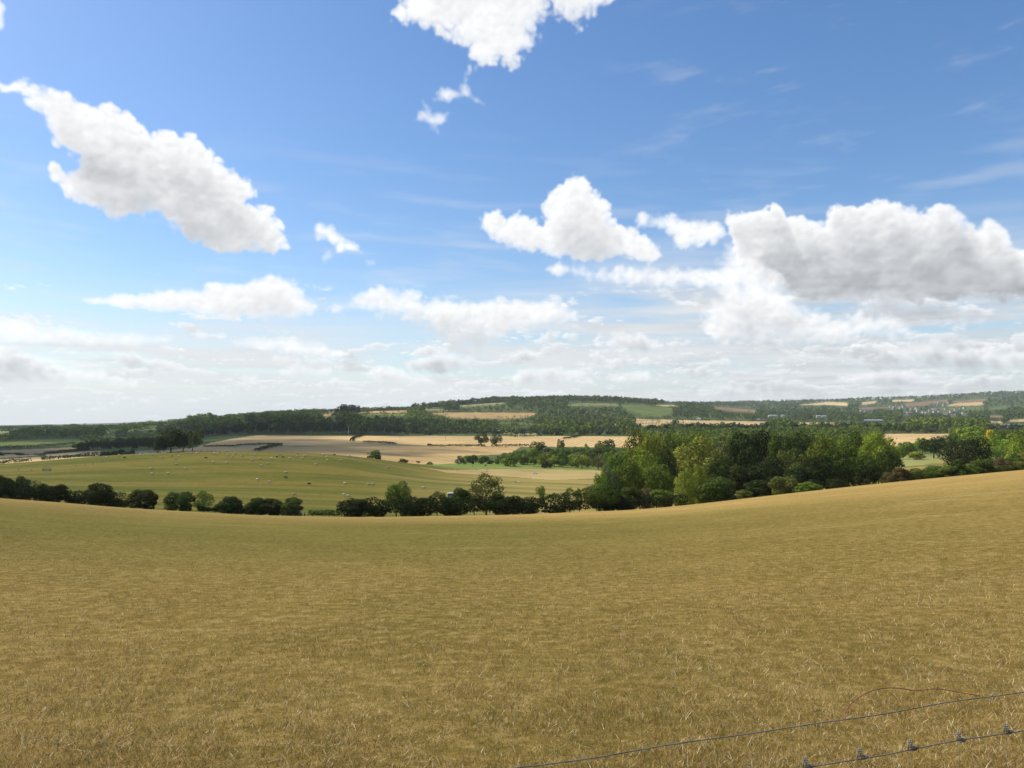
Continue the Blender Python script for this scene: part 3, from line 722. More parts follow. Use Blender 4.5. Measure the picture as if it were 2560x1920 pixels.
# the hedge below the brow, left to right
for x, top, w, Y, c_, kind, lab in [
 (8,1187,52,108,DKGREEN,'bush','dark hedge bush cut by the left edge of the photo'),
 (54,1186,56,109,DKGREEN,'bush','dark rounded hedge bush second from the left edge'),
 (112,1206,58,109,DKGREEN,'bush','dark bush between the tall left pair and the twin-topped clump'),
 (152,1207,52,109,DKGREEN,'bush','broad dark bush sloping down to the low gap in the left hedge'),
 (250,1206,66,110,DKGREEN,'bush','large dark dome-shaped bush standing alone above the low left hedge'),
 (367,1220,62,111,DKGREEN,'bush','dark rounded bush at the right end of the low left hedge'),
 (456,1225,66,111,DEEP,'bush','round lollipop-like bush with its short trunk showing'),
 (512,1223,46,112,MIDG,'airy','slender lighter green bush right of the round lollipop-like bush'),
 (583,1239,66,112,DKGREEN,'bush','dark cone-shaped bush between slender light bush and dark pair'),
 (643,1243,52,112,DKGREEN,'bush','left bush of the dark pair just before the field gap'),
 (680,1244,46,112,DKGREEN,'bush','right half of the dark touching pair near the field gap'),
 (733,1242,54,112,DEEP,'bush','round dark bush next to the two posts of the field gap'),
 (895,1247,78,112,DKGREEN,'bush','wide dark bush right of the field gap'),
 (992,1199,60,114,MIDG,'oak','tall green ash-like tree rising from the middle of the hedge'),
 (1060,1240,56,112,DKGREEN,'bush','low dark bush just right of the tall hedge tree'),
 (1094,1225,40,113,DEEP,'airy','narrow pointed bush left of the green sheep feeder'),
 (1151,1214,58,113,DEEP,'bush','dark bush in front of the green sheep feeder'),
 (1186,1210,34,113,OLIVEG,'airy','thin wispy shrub between the feeder bush and the tall airy tree'),
 (1216,1178,84,115,OLIVEG,'airy','tall airy tree, the highest in the middle of the front hedge'),
 (1282,1238,60,112,DKGREEN,'bush','dark bush at the right foot of the tall airy tree'),
 (942,1262,46,113,DKGREEN,'bush','low dark bush between the wide bush and the tall hedge tree'),
 (1022,1250,40,112,DEEP,'bush','dark bush tucked under the right side of the tall hedge tree'),
 (1122,1243,44,113,DKGREEN,'bush','dark bush below the green sheep feeder'),
 (1250,1232,44,113,DEEP,'bush','dark shrub against the right side of the tall airy tree'),
 (1322,1256,56,113,DKGREEN,'bush','low dark bush left of the slim sapling'),
 (1386,1262,54,113,DKGREEN,'bush','low dark bush between slim sapling and ragged young tree'),
 (1534,1228,60,116,DKGREEN,'bush','dark bush touching the right side of the round hawthorn'),
 (200,1238,46,110,DKGREEN,'bush','small dark bush left of the dome-shaped bush'),
 (300,1244,50,110,DKGREEN,'bush','small dark bush right of the dome-shaped bush'),
 (1352,1212,26,113,MIDG,'sapling','slim sapling with a small tuft standing above the hedge'),
 (1424,1217,50,113,DEEP,'airy','ragged pointed young tree right of the slim sapling'),
 (1447,1217,16,114,MIDG,'airy','very thin sapling against the pale pasture beside the big round bush'),
 (1497,1206,98,114,DEEP,'oak','large dark round hawthorn with a gap under its crown'),
 ]:
    plant('hedge_bush' if kind == 'bush' else 'hedgerow_tree', 'bush' if kind == 'bush' else 'tree', kind, x, top, 0, w, Y, c_, lab, HB)
WB = 'trees and shrubs in front of the big wood'
for x, top, w, Y, c_, kind, lab in [
 (1574,1214,78,118,DEEP,'bush','green shrub just right of the large round hawthorn'),
 (1617,1218,46,122,RUST,'bush','rusty brown-tinged shrub in front of the wood'),
 (1652,1222,66,120,MIDG,'bush','low green shrub left of the pale willow'),
 (1700,1244,40,118,FRESH,'bush','small bright shrub at the foot of the pale willow'),
 (1712,1166,56,128,WILLOWC,'willow','pale yellow-green willow, left half of the split crown'),
 (1750,1156,52,132,YGREEN,'willow','upright yellow-green willow with the pointed top'),
 (1790,1191,104,126,DEEP,'bush','large dense dome of green shrub at the field edge'),
 (1856,1222,46,122,OLIVEG,'bush','small olive shrub at the right foot of the big shrub dome'),
 (1900,1196,110,150,DKGREEN,'bush','dark shrub in the shade under the wood'),
 (1955,1187,74,140,OLIVEG,'bush','yellowish shrub cluster in front of the dark wood'),
 (2020,1202,68,136,MIDG,'bush','bright green low dome bush on the field brow below the wood'),
 (2085,1196,60,148,DKGREEN,'bush','dark undergrowth bush right of the bright green dome bush'),
 (2165,1160,74,150,DKGREEN,'bush','dark rounded shrub at the right foot of the wood'),
 (2226,1178,52,155,RUST,'bush','brownish pointed shrub where the right-hand hedge begins'),
 ]:
    plant('shrub' if kind == 'bush' else 'willow_tree', 'shrub' if kind == 'bush' else 'tree', kind, x, top, 0, w, Y, c_, lab, WB)
WD = 'trees of the big wood'
for x, top, w, Y, c_, kind, lab in [
 (1522,1158,60,150,PALE,'willow','pale grey-green tree at the left tip of the big wood'),
 (1548,1118,84,185,MIDG,'oak','mid green tree at the left shoulder of the big wood'),
 (1606,1112,92,168,FRESH,'airy','light green tree with yellowish top at the left of the wood'),
 (1572,1146,82,152,MIDG,'oak','full green tree low on the left side of the wood'),
 (1640,1152,96,150,MIDG,'oak','dappled green tree in front of the wood above the rusty shrub'),
 (1618,1067,110,240,FRESH,'oak','bright green tree forming the left high point of the wood'),
 (1682,1073,104,245,MIDG,'oak','green treetop right of the left high point'),
 (1738,1068,104,255,MIDG,'oak','green treetop behind the big yellow-green willow'),
 (1735,1086,170,205,WILLOWC,'willow','broad yellow-green willow crown in the middle of the wood'),
 (1812,1090,96,210,OLIVEG,'willow','olive crown adjoining the broad willow on the right'),
 (1660,1120,80,175,DEEP,'oak','dark crown below the left high point'),
 (1800,1140,110,170,DEEP,'oak','dark tree under the broad willow'),
 (1868,1074,110,205,DKGREEN,'oak','very dark tall tree in the centre of the wood'),
 (1912,1068,104,215,DKGREEN,'oak','dark treetop right of the very dark tall tree'),
 (1960,1080,104,200,DEEP,'oak','deep green crown in the right centre of the wood'),
 (2004,1068,96,215,DEEP,'oak','high deep green crown in the right centre'),
 (2050,1072,96,215,MIDG,'oak','green treetop between the high dark crown and the sunlit one'),
 (2062,1088,90,195,MIDG,'oak','sunlit green crown facing the field'),
 (2104,1084,96,200,MIDG,'oak','rounded green crown in the right half of the wood'),
 (2150,1072,92,205,MIDG,'oak','tall green crown near the right end of the wood'),
 (2194,1068,96,195,FRESH,'oak','sunlit tree at the right end with branches hanging over'),
 (1976,1118,76,168,OLIVEG,'airy','greyish lighter tree standing out low in the dark wood'),
 (1915,1140,96,165,DKGREEN,'oak','dark lower crown under the very dark treetops'),
 (2040,1135,90,165,DKGREEN,'oak','dark lower crown left of the right end'),
 (2095,1120,90,168,DEEP,'oak','lower green crown facing the field at right'),
 (2165,1128,90,165,DEEP,'oak','lower crown beneath the sunlit right end tree'),
 (2222,1120,66,172,DEEP,'willow','drooping dark branches at the very right end of the wood'),
 (1860,1160,110,155,DKGREEN,'bush','dark understorey at the centre foot of the wood'),
 (2010,1165,100,150,DKGREEN,'bush','dark understorey at the right foot of the wood'),
 (1500,1180,46,142,FRESH,'bush','light bush where the river trees meet the wood'),
 ]:
    plant('woodland_tree', 'tree', kind, x, top, 0, w, Y, c_, lab, WD)
RT = 'trees right of the big wood'
for x, top, w, Y, c_, kind, lab in [
 (2242,1112,34,400,FRESH,'bush','small light bush right of the wood below the tan field'),
 (2256,1106,22,430,PALE,'bush','grey-green bush top beside the small light bush'),
 (2276,1104,44,410,MIDG,'bush','green bush left of the dark round oak'),
 (2306,1092,44,430,FRESH,'oak','light green tree half behind the dark round oak'),
 (2333,1088,66,400,DKGREEN,'oak','dark round oak standing between two pale fields'),
 (2362,1087,26,440,PALE,'airy','thin pale tree right of the dark round oak'),
 (2290,1128,40,390,FRESH,'bush','low yellow-green shrub on the meadow edge'),
 (2412,1087,112,250,DKGREEN,'oak','big dark spreading oak at the right'),
 (2394,1070,50,520,MIDG,'oak','round tree behind left of the big dark oak'),
 (2432,1060,92,500,FRESH,'oak','bright green tree behind the big dark oak'),
 (2472,1072,40,470,(.42,.26,.02),'bush','tree with a yellow-orange autumn top'),
 (2490,1084,108,285,FRESH,'airy','light green willow right of the big dark oak'),
 (2520,1074,90,440,MIDG,'oak','green tree behind the light willow'),
 (2556,1082,84,260,FRESH,'willow','yellow-green tree cut by the right edge'),
 (2534,1132,60,230,DKGREEN,'bush','dark bush under the light willow'),
 (2568,1126,60,220,OLIVEG,'bush','olive bush at the right edge below the tree'),
 (2610,1070,110,300,MIDG,'oak','green tree just outside the right edge'),
 ]:
    plant('field_tree', 'tree', kind, x, top, 0, w, Y, c_, lab, RT)
# right-hand hedge along the brow
items = []
for k in range(17):
    x = 2246 + k*21 + tr_rng.uniform(-5, 5)
    base = np.interp(x, EDGE[:, 0], EDGE[:, 1])
    top = base - tr_rng.uniform(26, 46) + (6 if k % 4 == 0 else 0)
    Yk = float(np.interp(x, EDGE[:, 0], EDGE[:, 2]))+tr_rng.uniform(8, 16)
    o = plant('hedge_bush', 'bush', 'bush', x, top, 0, tr_rng.uniform(44, 62), Yk, tr_rng.choice([DEEP, MIDG, OLIVEG, RUST, MIDG]), None, 'bushes of the hedge along the right-hand brow')
    items.append((o, x))
number_zone(items, '{} bush from the left in the hedge on the right-hand brow')

# knoll trees
KN = 'trees on top of the sheep knoll'
for x, top, w, Y, kind, lean, lab, c_ in [
 (428,1066,72,322,'oak',False,'largest dark oak on the crest of the sheep knoll',DKGREEN), (458,1074,48,326,'oak',False,'dark oak merging with the right side of the largest knoll oak',DKGREEN),
 (402,1090,34,318,'bush',False,'low dark tree at the left foot of the largest knoll oak',DKGREEN), (482,1072,46,322,'airy',True,'leaning tree with bare crooked trunk on the knoll crest',DEEP)]:
    plant('knoll_tree', 'tree', kind, x, top, 0, w, Y, c_, lab, KN, lean=lean)
# valley trees
for x, top, w, Y, kind, c_, lab in [
 (1204,1082,38,700,'oak',DEEP,'left oak of the pair standing in the stubble'), (1240,1084,33,700,'oak',DEEP,'right oak of the pair standing in the stubble'),
 (934,1124,36,395,'bush',MIDG,'green bush on the pasture crest left of the stubble curve'), (945,1137,16,392,'bush',DEEP,'small dark bush at the right foot of the crest bush'),
 (1009,1146,28,395,'bush',DEEP,'round bush at the bottom corner of the stubble'), (1046,1152,12,400,'sapling',OLIVEG,'little tree left of the bright green strip'),
 (1075,1154,16,400,'bush',MIDG,'small bush at the left tip of the bright green strip'), (1066,1160,18,385,'bush',FRESH,'low bright bush beside the green strip'),
 (1150,1138,22,440,'bush',PALE,'pale shrub above the green strip, left of the dark one'), (1166,1138,20,445,'bush',MIDG,'mid green shrub above the green strip'), (1183,1137,24,445,'bush',DEEP,'dark round shrub above the green strip'),
 (1202,1143,16,450,'bush',MIDG,'small low shrub between the dark round shrub and the wide one'), (1218,1140,34,450,'bush',DEEP,'wide dark shrub above the green strip'), (1246,1144,26,450,'bush',MIDG,'low shrub right of the wide dark shrub'),
 (1181,1164,4,395,'sapling',MIDG,'tiny young tree planted on the green strip'), (1214,1161,6,395,'sapling',MIDG,'tiny young tree in its guard on the green strip'),
 (1367,1153,32,405,'bush',(.04,.03,.02),'dark brownish thorn tree on the green strip'), (1407,1128,30,415,'oak',MIDG,'upright green tree in front of the river trees'),
 (1455,1134,46,405,'oak',YGREEN,'yellowish spreading tree at the end of the green strip'), (1437,1142,26,410,'oak',FRESH,'light tree left of the yellowish spreading tree'), (1496,1140,44,390,'oak',OLIVEG,'olive tree beside the left edge of the big wood'),
 (1465,1108,10,640,'poplar',DKGREEN,'small dark conifer in the stubble beyond the river trees'),
 (1347,1102,54,560,'oak',DEEP,'wide grey-green tree in front of the far stubble'), (1402,1096,22,600,'oak',DEEP,'narrow dark tree in front of the far stubble'), (1516,1096,50,560,'oak',DEEP,'dark spreading tree left of the wood top'),
 (98,1133,30,560,'oak',DEEP,'round tree in the strip fields at far left'),
 (867,1010,54,1500,'oak',DKGREEN,'big rounded copse tree on the skyline, left half'), (884,1011,42,1510,'oak',DKGREEN,'big rounded copse tree on the skyline, right half'), (849,1014,36,1495,'bush',DKGREEN,'lower left shoulder of the skyline copse'),
 ]:
    plant('valley_tree', 'tree', kind, x, top, 0, w, Y, c_, lab, 'trees and shrubs scattered in the valley')
# river trees: a belt between the green strip and the stubble
items = []
for k in range(46):
    x = 1262 + (k % 23)*12.3 + tr_rng.uniform(-6, 6); row = k//23
    Y = (430 if row == 0 else 500) + tr_rng.uniform(-12, 25)
    top = (1136 if row == 0 else 1119) + tr_rng.uniform(-7, 9) - (6 if x > 1440 else 0) + (8 if x < 1330 and row else 0)
    o = plant('river_tree', 'tree', tr_rng.choice(['oak', 'willow', 'bush', 'oak']), x, top, 0, tr_rng.uniform(26, 46), Y, tr_rng.choice([MIDG, FRESH, MIDG, PALE, DEEP, FRESH, YGREEN]), None, 'trees along the river between green strip and stubble')
    items.append((o, x))
number_zone(items, 'river tree behind the bright green strip, {} from the left of the belt')
# poles of wood edge at the far side of the stubble, left dark wood first
def belt(xs, tops, Y0, Y1, n, w, cols, kinds, name, group, text, seed):
    r = random.Random(seed); it = []
    for k in range(n):
        x = xs[0] + (xs[1]-xs[0])*(k+.5)/n + r.uniform(-4, 4)
        top = np.interp(x, tops[0], tops[1]) + r.uniform(-3, 3.5)
        Y = r.uniform(Y0, Y1)
        it.append((plant(name, 'tree', r.choice(kinds), x, top, 0, r.uniform(*w), Y, r.choice(cols), None, group), x))
    number_zone(it, text)
belt((188, 420), ([188, 240, 300, 420], [1107, 1100, 1097, 1088]), 640, 760, 26, (22, 34), [DKGREEN, DEEP, DKGREEN], ['oak', 'bush'], 'hedgerow_tree', 'dark trees between strip fields and knoll', 'dark tree behind the left slope of the knoll, {} from the left', 1)
belt((-20, 84), ([0, 84], [1128, 1136]), 540, 600, 8, (16, 26), [DKGREEN, DEEP], ['bush', 'oak'], 'hedgerow_tree', 'trees between the strip fields', 'dark hedge tree between the strip fields, {} from the left', 2)
belt((255, 345), ([255, 345], [1126, 1124]), 470, 520, 8, (16, 24), [DKGREEN], ['bush'], 'hedgerow_tree', 'bushes beside the metal hurdles', 'dark bush behind the metal hurdles, {} from the left', 3)
belt((500, 1010), ([500, 560, 640, 800, 900, 1010], [1076, 1062, 1054, 1052, 1054, 1062]), 975, 1040, 44, (18, 28), [DKGREEN, DEEP, DKGREEN], ['oak'], 'wood_edge_tree', 'front trees of the dark wood above the stubble', 'dark tree along the foot of the shaded wood, {} from the left', 4)
belt((1010, 1560), ([1010, 1150, 1300, 1560], [1072, 1074, 1070, 1066]), 985, 1060, 44, (16, 28), [DEEP, FARG, MIDG, FARG], ['oak', 'bush'], 'field_edge_tree', 'trees along the far edge of the stubble', 'tree on the far edge of the sunlit stubble, {} from the left', 6)
belt((1560, 2560), ([1560, 1800, 2200, 2300, 2560], [1060, 1056, 1056, 1060, 1058]), 1000, 1080, 54, (20, 34), [DEEP, FARG, DKGREEN, MIDG], ['oak', 'oak', 'bush'], 'far_field_tree', 'row of trees beyond the big wood', 'distant tree behind the wood top, {} from the left of its row', 7)

belt((936, 1018), ([936, 1018], [1018, 1019]), 1960, 2000, 12, (12, 20), [DEEP, DKGREEN], ['oak'], 'skyline_tree', 'row of trees on the skyline right of the copse', 'small skyline tree in the row right of the copse, {} from the left', 8)
belt((1020, 1180), ([1020, 1090, 1130, 1180], [1016, 1008, 1004, 997]), 2080, 2330, 18, (16, 26), [DEEP, FARG, DKGREEN], ['oak'], 'skyline_tree', 'trees climbing the skyline ridge', 'tree climbing the left shoulder of the ridge, {} from the left', 9)
belt((1180, 1560), ([1180, 1250, 1330, 1430, 1500, 1560], [994, 989, 991, 990, 993, 992]), 2330, 2420, 30, (18, 32), [DEEP, FARG, DKGREEN], ['oak'], 'skyline_tree', 'trees along the top of the central ridge', 'tree on the top of the central ridge, {} from the left', 10)
# hedges: leafy ribbons over the ground
def hedge(pts, h, w, colr, leaf, dens, label, group='hedges dividing the fields', Ys=None, name='hedge', ymin=200):
    P = []
    for i, p in enumerate(pts):
        P.append(spot(p[0], p[1], p[2] if len(p) > 2 else None, ymin))
    o0 = P[0].copy(); rng = np.random.RandomState(int(pts[0][0]*7) % 9999)
    V = []; D = []
    for a, b in zip(P[:-1], P[1:]):
        Ln = (b-a).length; n = max(6, int(Ln*dens))
        t = rng.rand(n); X = a.x+(b.x-a.x)*t; Y = a.y+(b.y-a.y)*t
        d = np.array([b.x-a.x, b.y-a.y]); d /= np.linalg.norm(d); nx, ny = -d[1], d[0]
        th = rng.uniform(-.35, np.pi+.35, n)
        lump = 1+.30*gnoise(X*.45+3, Y*.45)*2+.25*gnoise(X*.13, Y*.13+9)*2
        rr = rng.uniform(.75, 1.08, n)*lump
        off = np.cos(th)*w/2*rr; X2 = X+nx*off; Y2 = Y+ny*off
        Z = ground(X2, Y2) + np.maximum(.04*h, (.45+.55*np.sin(th)*rr)*h)
        V.append(np.stack([X2-o0.x, Y2-o0.y, Z-o0.z], -1)); D.append(np.stack([nx*np.cos(th), ny*np.cos(th), np.sin(th)], -1))
    V = np.vstack(V); D = np.vstack(D)
    q = leaf_quads(rng, V, D, leaf); n = len(q)
    me = mesh_np('hedge', q.reshape(-1, 3), np.arange(n*4).reshape(-1, 4), LEAF)
    a = me.attributes.new('leaf', 'FLOAT', 'POINT'); a.data.foreach_set('value', np.repeat(np.clip(rng.normal(.5, .25, n), 0, 1), 4).astype(np.float32))
    ob = obj(name, me, None, o0); ob.color = (*colr, 1)
    return tag(ob, label, 'hedge', group)
FH = 'lengths of the hedge below the dry field'
hedge([(-60,0,107),(80,0,108),(170,0,109)], 2.3, 2.6, DKGREEN, .22, 260, 'dark low hedge filling the foot of the leftmost bushes', FH)
hedge([(165,0,109),(230,0,110),(345,0,110)], 2.0, 2.4, DKGREEN, .22, 260, 'low dark hedge on both sides of the dome-shaped bush', FH)
hedge([(520,0,111),(600,0,112),(720,0,112)], .9, 1.4, DKGREEN, .2, 200, 'thin low hedge under the dark pair left of the gap', FH)
hedge([(790,0,111),(830,0,111),(868,0,111)], .9, 1.5, DEEP, .18, 260, 'knee-high hedge just right of the gap posts', FH)
hedge([(860,0,112),(980,0,112),(1100,0,112),(1300,0,112),(1410,0,113)], 2.5, 3.0, DKGREEN, .24, 330, 'long dark hedge under the middle trees', FH)
hedge([(1405,0,113),(1480,0,114),(1600,0,117),(1700,0,118)], 1.6, 2.4, (.03,.036,.013), .2, 240, 'dark hedge foot from the round hawthorn to the pale willow', FH)
hedge([(2225,0,152),(2350,0,158),(2480,0,164),(2640,0,172)], 1.5, 3, OLIVEG, .26, 260, 'mixed green hedge along the right-hand brow', FH)
for pts, h, lab in [
 ([(509,1118),(560,1116.5),(590,1117)], 1.6, 'dark hedge line right of the leaning knoll tree'),
 ([(592,1116),(640,1113.5),(706,1113)], 2.0, 'dark hedge line across the shaded stubble'),
 ([(640,1129),(668,1121),(702,1115.5)], 2.2, 'short slanting hedge joining the hedge across the shaded stubble'),
 ([(878,1104),(884,1097),(905,1090.5)], 2.6, 'curved hedge coming down from the dark wood'),
 ([(909,1107.5),(950,1109),(990,1112)], 2.2, 'straight hedge length between the two stubble fields'),
 ([(1069,1115),(1112,1117.5)], 1.8, 'low brown hedge left of the oak pair'),
 ([(1115,1117),(1160,1117.5),(1212,1117)], 2.2, 'hedge at the foot of the left oak'),
 ([(1228,1117),(1290,1116.5),(1322,1116)], 2.2, 'hedge right of the right oak'),
 ([(1408,1099),(1430,1096),(1452,1090.5)], 2.4, 'slanting hedge across the sunlit stubble'),
 ([(113,1138),(160,1132),(218,1127)], 2.0, 'upper hedge between the left strip fields'),
 ([(103,1153),(180,1147),(252,1140)], 2.6, 'lower hedge between the left strip fields'),
 ([(-10,1162),(40,1158),(76,1155)], 2.2, 'hedge at the left edge above the pasture'),
 ([(-10,1123),(100,1119),(190,1112)], 3.0, 'dark hedge below the green field at far left'),
 ([(1240,1151),(1320,1150),(1500,1156)], 2.4, 'hedge along the back of the bright green strip')]:
    hedge(pts, h, 3.0, DKGREEN if 'brown' not in lab else RUST, .75, 22, lab, ymin=395)


# ---------------------------------------------------------------- village and farm buildings
CREAM = plain('rendered_wall', (.46, .42, .34), .9); STONE = plain('stone_wall', (.30, .26, .2), .9); BRICKM = plain('brick_wall', (.25, .17, .12), .9)
SLATE = plain('slate_roof', (.15, .15, .16), .6); TILE = plain('clay_roof', (.16, .11, .09), .8); SHEET = plain('metal_sheet_roof', (.40, .42, .43), .6)
GLASSD = plain('window_glass', (.03, .035, .04), .2)
def house_meshes(w, d, h, rh, wm, rm):
    a = MB(); a.add([(-w/2,-d/2,-2),(w/2,-d/2,-2),(w/2,d/2,-2),(-w/2,d/2,-2),(-w/2,-d/2,h),(w/2,-d/2,h),(w/2,d/2,h),(-w/2,d/2,h),(-w/2,0,h+rh),(w/2,0,h+rh)],
        [(0,1,5,4),(2,3,7,6),(1,2,6,9,5),(3,0,4,8,7),(3,2,1,0)])
    r = MB(); e = .35; t = .18
    for sgn in (-1, 1):
        y0 = sgn*(d/2+e); k = rh/(d/2); z0 = h-e*k
        V = [(-w/2-e,y0,z0),(w/2+e,y0,z0),(w/2+e,0,h+rh),(-w/2-e,0,h+rh)]; V += [(x, y, z+t) for x, y, z in V]
        r.add(V, [(0,1,2,3),(4,5,6,7),(0,1,5,4),(1,2,6,5),(2,3,7,6),(3,0,4,7)])
    c = MB(); c.box((w*.36, 0, h+rh+.4), (.8, .6, 1.6))
    wn = MB()
    for x in (-w*.3, 0, w*.3):
        for z in ((1.5, 4.1) if h > 4.5 else (1.5,)):
            if x == 0 and z < 2: continue
            wn.box((x, -d/2-.02, z), (1.1, .08, 1.1))
    dr = MB(); dr.box((0, -d/2-.02, 1.05), (1.0, .08, 2.1))
    return a.mesh('wall', wm), r.mesh('roof', rm), c.mesh('chimney', wm), wn.mesh('window', GLASSD), dr.mesh('door', SLATE)
HK = [house_meshes(11, 7, 5.2, 3, CREAM, SLATE), house_meshes(9, 7, 5, 2.8, STONE, TILE), house_meshes(13, 7.5, 5, 3, CREAM, TILE), house_meshes(8, 6.5, 5.2, 2.6, BRICKM, SLATE), house_meshes(12, 7, 4, 3.2, STONE, SLATE)]
VIEWS = []
hr = random.Random(12)
def house(px, py, k, text=None):
    Y = hit(px, py, 1700); p = spot(px, py, Y)
    e = empty('house', p, hr.uniform(-.7, .7))
    a, r, c, wn, dr = HK[k]
    obj('wall', a, e); ro = obj('roof', r, e); obj('chimney', c, ro); obj('window', wn, e); obj('door', dr, e)
    VIEWS.append((px, py, Y, 3.5)); tag(e, text, 'house', 'houses of the distant village')
    return e, px
for (x0, x1, y0, y1, n, text) in [(1175, 1720, 212, 285, 36, 'village house below the green field on the ridge, {} from the left'), (1060, 1175, 180, 225, 9, 'house at the left upper part of the village, {} from the left'),
        (1400, 1560, 160, 196, 9, 'house above the main village near the brown field, {} from the left'), (800, 890, 222, 246, 5, 'outlying house at the left end of the village, {} from the left')]:
    it_ = []
    for k in range(n):
        cx = x0 + (x1-x0)*(k+.5)/n + hr.uniform(-12, 12); cy = hr.uniform(y0, y1)
        it_.append(house(1920+cx*.2893, 960+cy*.2893, hr.choice([0, 0, 1, 2, 2, 3, 4])))
    number_zone(it_, text)
def shed(px, py, wpx, h, ymin, mw, mr, label, rz=0):
    Y = hit(px, py, ymin); p = spot(px, py, Y); w = wpx/FPX*Y
    e = empty('farm_shed', p, rz)
    a, r, c, wn, dr = house_meshes(w, min(18, w*.5), h, 1.6, mw, mr)
    obj('wall', a, e); obj('roof', r, e)
    VIEWS.append((px, py, Y, wpx/2+1)); tag(e, label, 'shed', 'farm sheds in the far valley')
GALV = plain('sheet_metal_wall', (.30, .33, .33), .5)
shed(2181, 1056, 46, 5, 1250, GALV, SHEET, 'long grey farm shed with pale roof beyond the wood')
shed(1931, 1043, 20, 5, 1400, CREAM, SHEET, 'long white shed left above the wood top')
shed(1957, 1042.5, 8, 5, 1400, CREAM, SHEET, 'small white shed right of the long white one')
shed(2046, 1044, 10, 5, 1400, CREAM, SHEET, 'left one of two white sheds above the big wood')
shed(2060, 1044.5, 11, 5, 1400, CREAM, SHEET, 'right one of two white sheds above the big wood')
shed(1896, 1052.5, 7, 4, 1300, CREAM, SHEET, 'small pale barn beside the tan strip field')
shed(1747, 1051, 9, 4, 1300, CREAM, SHEET, 'tiny pale shed on the tan strip field left of the others')
# ---------------------------------------------------------------- far woodland, beyond counting
def stuff_wood(name, n_try, Y0, Y1, height, nq, leaf, label, seed, mask=None, space=1.0, xr=(-260, 2820)):
    rng = np.random.RandomState(seed)
    Y = np.sqrt(rng.uniform(Y0**2, Y1**2, n_try)); px = rng.uniform(xr[0], xr[1], n_try)
    X = (px-1280)/FPX*Y; Z = ground(X, Y)
    ok = field_at(X, Y, Z) < 0
    # keep the crown clear of the field that lies behind it
    ppx, ppy = px_of(X/Y, Z/Y)
    if mask is not None: ok &= mask(px, Y, ppy, rng)
    X, Y, Z = X[ok], Y[ok], Z[ok]; px = px[ok]
    n = len(X)
    H = height*rng.uniform(.6, 1.15, n)*(1+.3*gnoise(X/160, Y/160)); Wd = H*rng.uniform(.75, 1.2, n)
    H = H*np.where(px < 470, np.where(Y > 1700, .5, .68), 1.0)
    H = H*np.where((px > 540) & (px < 1035) & (Y > 1250) & (Y < 2400), .55, 1.0)
    # do not stand in front of a visible field
    for f in (.3, .6, 1.0):
        _, py2 = px_of(X/Y, (Z+H*f)/Y)
        for fi in range(len(FIELDS)):
            poly, a, b_, c_, s_ = FIELDS[fi]
            hitf = in_poly(poly, px, py2) & (Y < b_)
            H = np.where(hitf, H*.40, H)
    if len(VIEWS):
        ppx, pb = px_of(X/Y, Z/Y); _, pt = px_of(X/Y, (Z+H)/Y); dead = np.zeros(n, bool)
        for (hx, hy, hY, hw) in VIEWS: dead |= (np.abs(px-hx) < hw+.4*Wd/Y*FPX) & (Y < hY+8) & (pt < hy-.5) & (pb > hy-4)
        H = np.where(dead, H*.3, H)
    tone = fbm(X/240+seed, Y/240, 3)
    base = np.array(DEEP)*1.0; b2 = np.array(FRESH if Y0 < 1500 else MIDG)*.92
    m_ = np.clip(.45+tone*.8+rng.normal(0, .22, n), 0, 1)[:, None]
    colr = base*(1-m_)+b2*m_
    T = np.repeat(np.arange(n), nq)
    nc = 5
    cc = rng.normal(0, 1, (n, nc, 3)); cc /= np.linalg.norm(cc, axis=2)[..., None]; cc *= .26; cc[..., 2] = .56+cc[..., 2]*1.1
    k = rng.randint(0, nc, len(T))
    d = rng.normal(0, 1, (len(T), 3)); d /= np.linalg.norm(d, axis=1)[:, None]; d[:, 2] = np.where(rng.rand(len(T)) < .7, np.abs(d[:, 2]), d[:, 2])
    r = rng.uniform(.18, .27, len(T))
    P = cc[T, k] + d*r[:, None]
    P[:, 2] = np.maximum(P[:, 2], .05)
    P = P*np.stack([Wd[T], Wd[T], H[T]], -1) + np.stack([X[T], Y[T], Z[T]], -1)
    q = leaf_quads(rng, P, d, 1.0, .45)
    c_ = P[:, None, :]; q = c_ + (q-c_)*(leaf*H[T])[:, None, None]
    m = len(q)
    me = mesh_np(name, q.reshape(-1, 3), np.arange(m*4).reshape(-1, 4), LEAFT)
    a = me.attributes.new('leaf', 'FLOAT', 'POINT'); a.data.foreach_set('value', np.repeat(np.clip(rng.normal(.5, .22, m), 0, 1), 4).astype(np.float32))
    tc4 = np.ones((m*4, 4), np.float32); tc4[:, :3] = np.repeat(colr[T], 4, 0)
    a = me.color_attributes.new('tint', 'FLOAT_COLOR', 'POINT'); a.data.foreach_set('color', tc4.ravel())
    return tag(obj(name, me), label, 'woodland', None, 'stuff')
open_land = lambda px, Y, py, rng: ((gnoise(px/60+Y/300, Y/230) > np.where((px < 560) & (Y > 1300), .10, -.30)) | (rng.rand(len(px)) < .10))
stuff_wood('hillside_woodland', 9000, 1000, 1700, 15, 60, .20, 'dense woods on the near hillside', 21, open_land)
stuff_wood('valley_woodland', 12000, 1700, 2700, 15, 34, .27, 'woods and hedgerow trees on the middle hills', 22, open_land)
stuff_wood('distant_woodland', 16000, 2700, 6800, 17, 14, .42, 'woods covering the farthest ridge', 23, open_land)
stuff_wood('left_valley_woodland', 1500, 720, 1000, 12, 90, .16, 'woods in the low valley at far left', 24, lambda px, Y, py, rng: (px < 470) & (Y > 900-0*px), xr=(-260, 480))
stuff_wood('right_valley_woodland', 2600, 560, 1000, 10, 110, .15, 'woods in the valley behind the big wood', 25, lambda px, Y, py, rng: (px > 1540), xr=(1540, 2820))
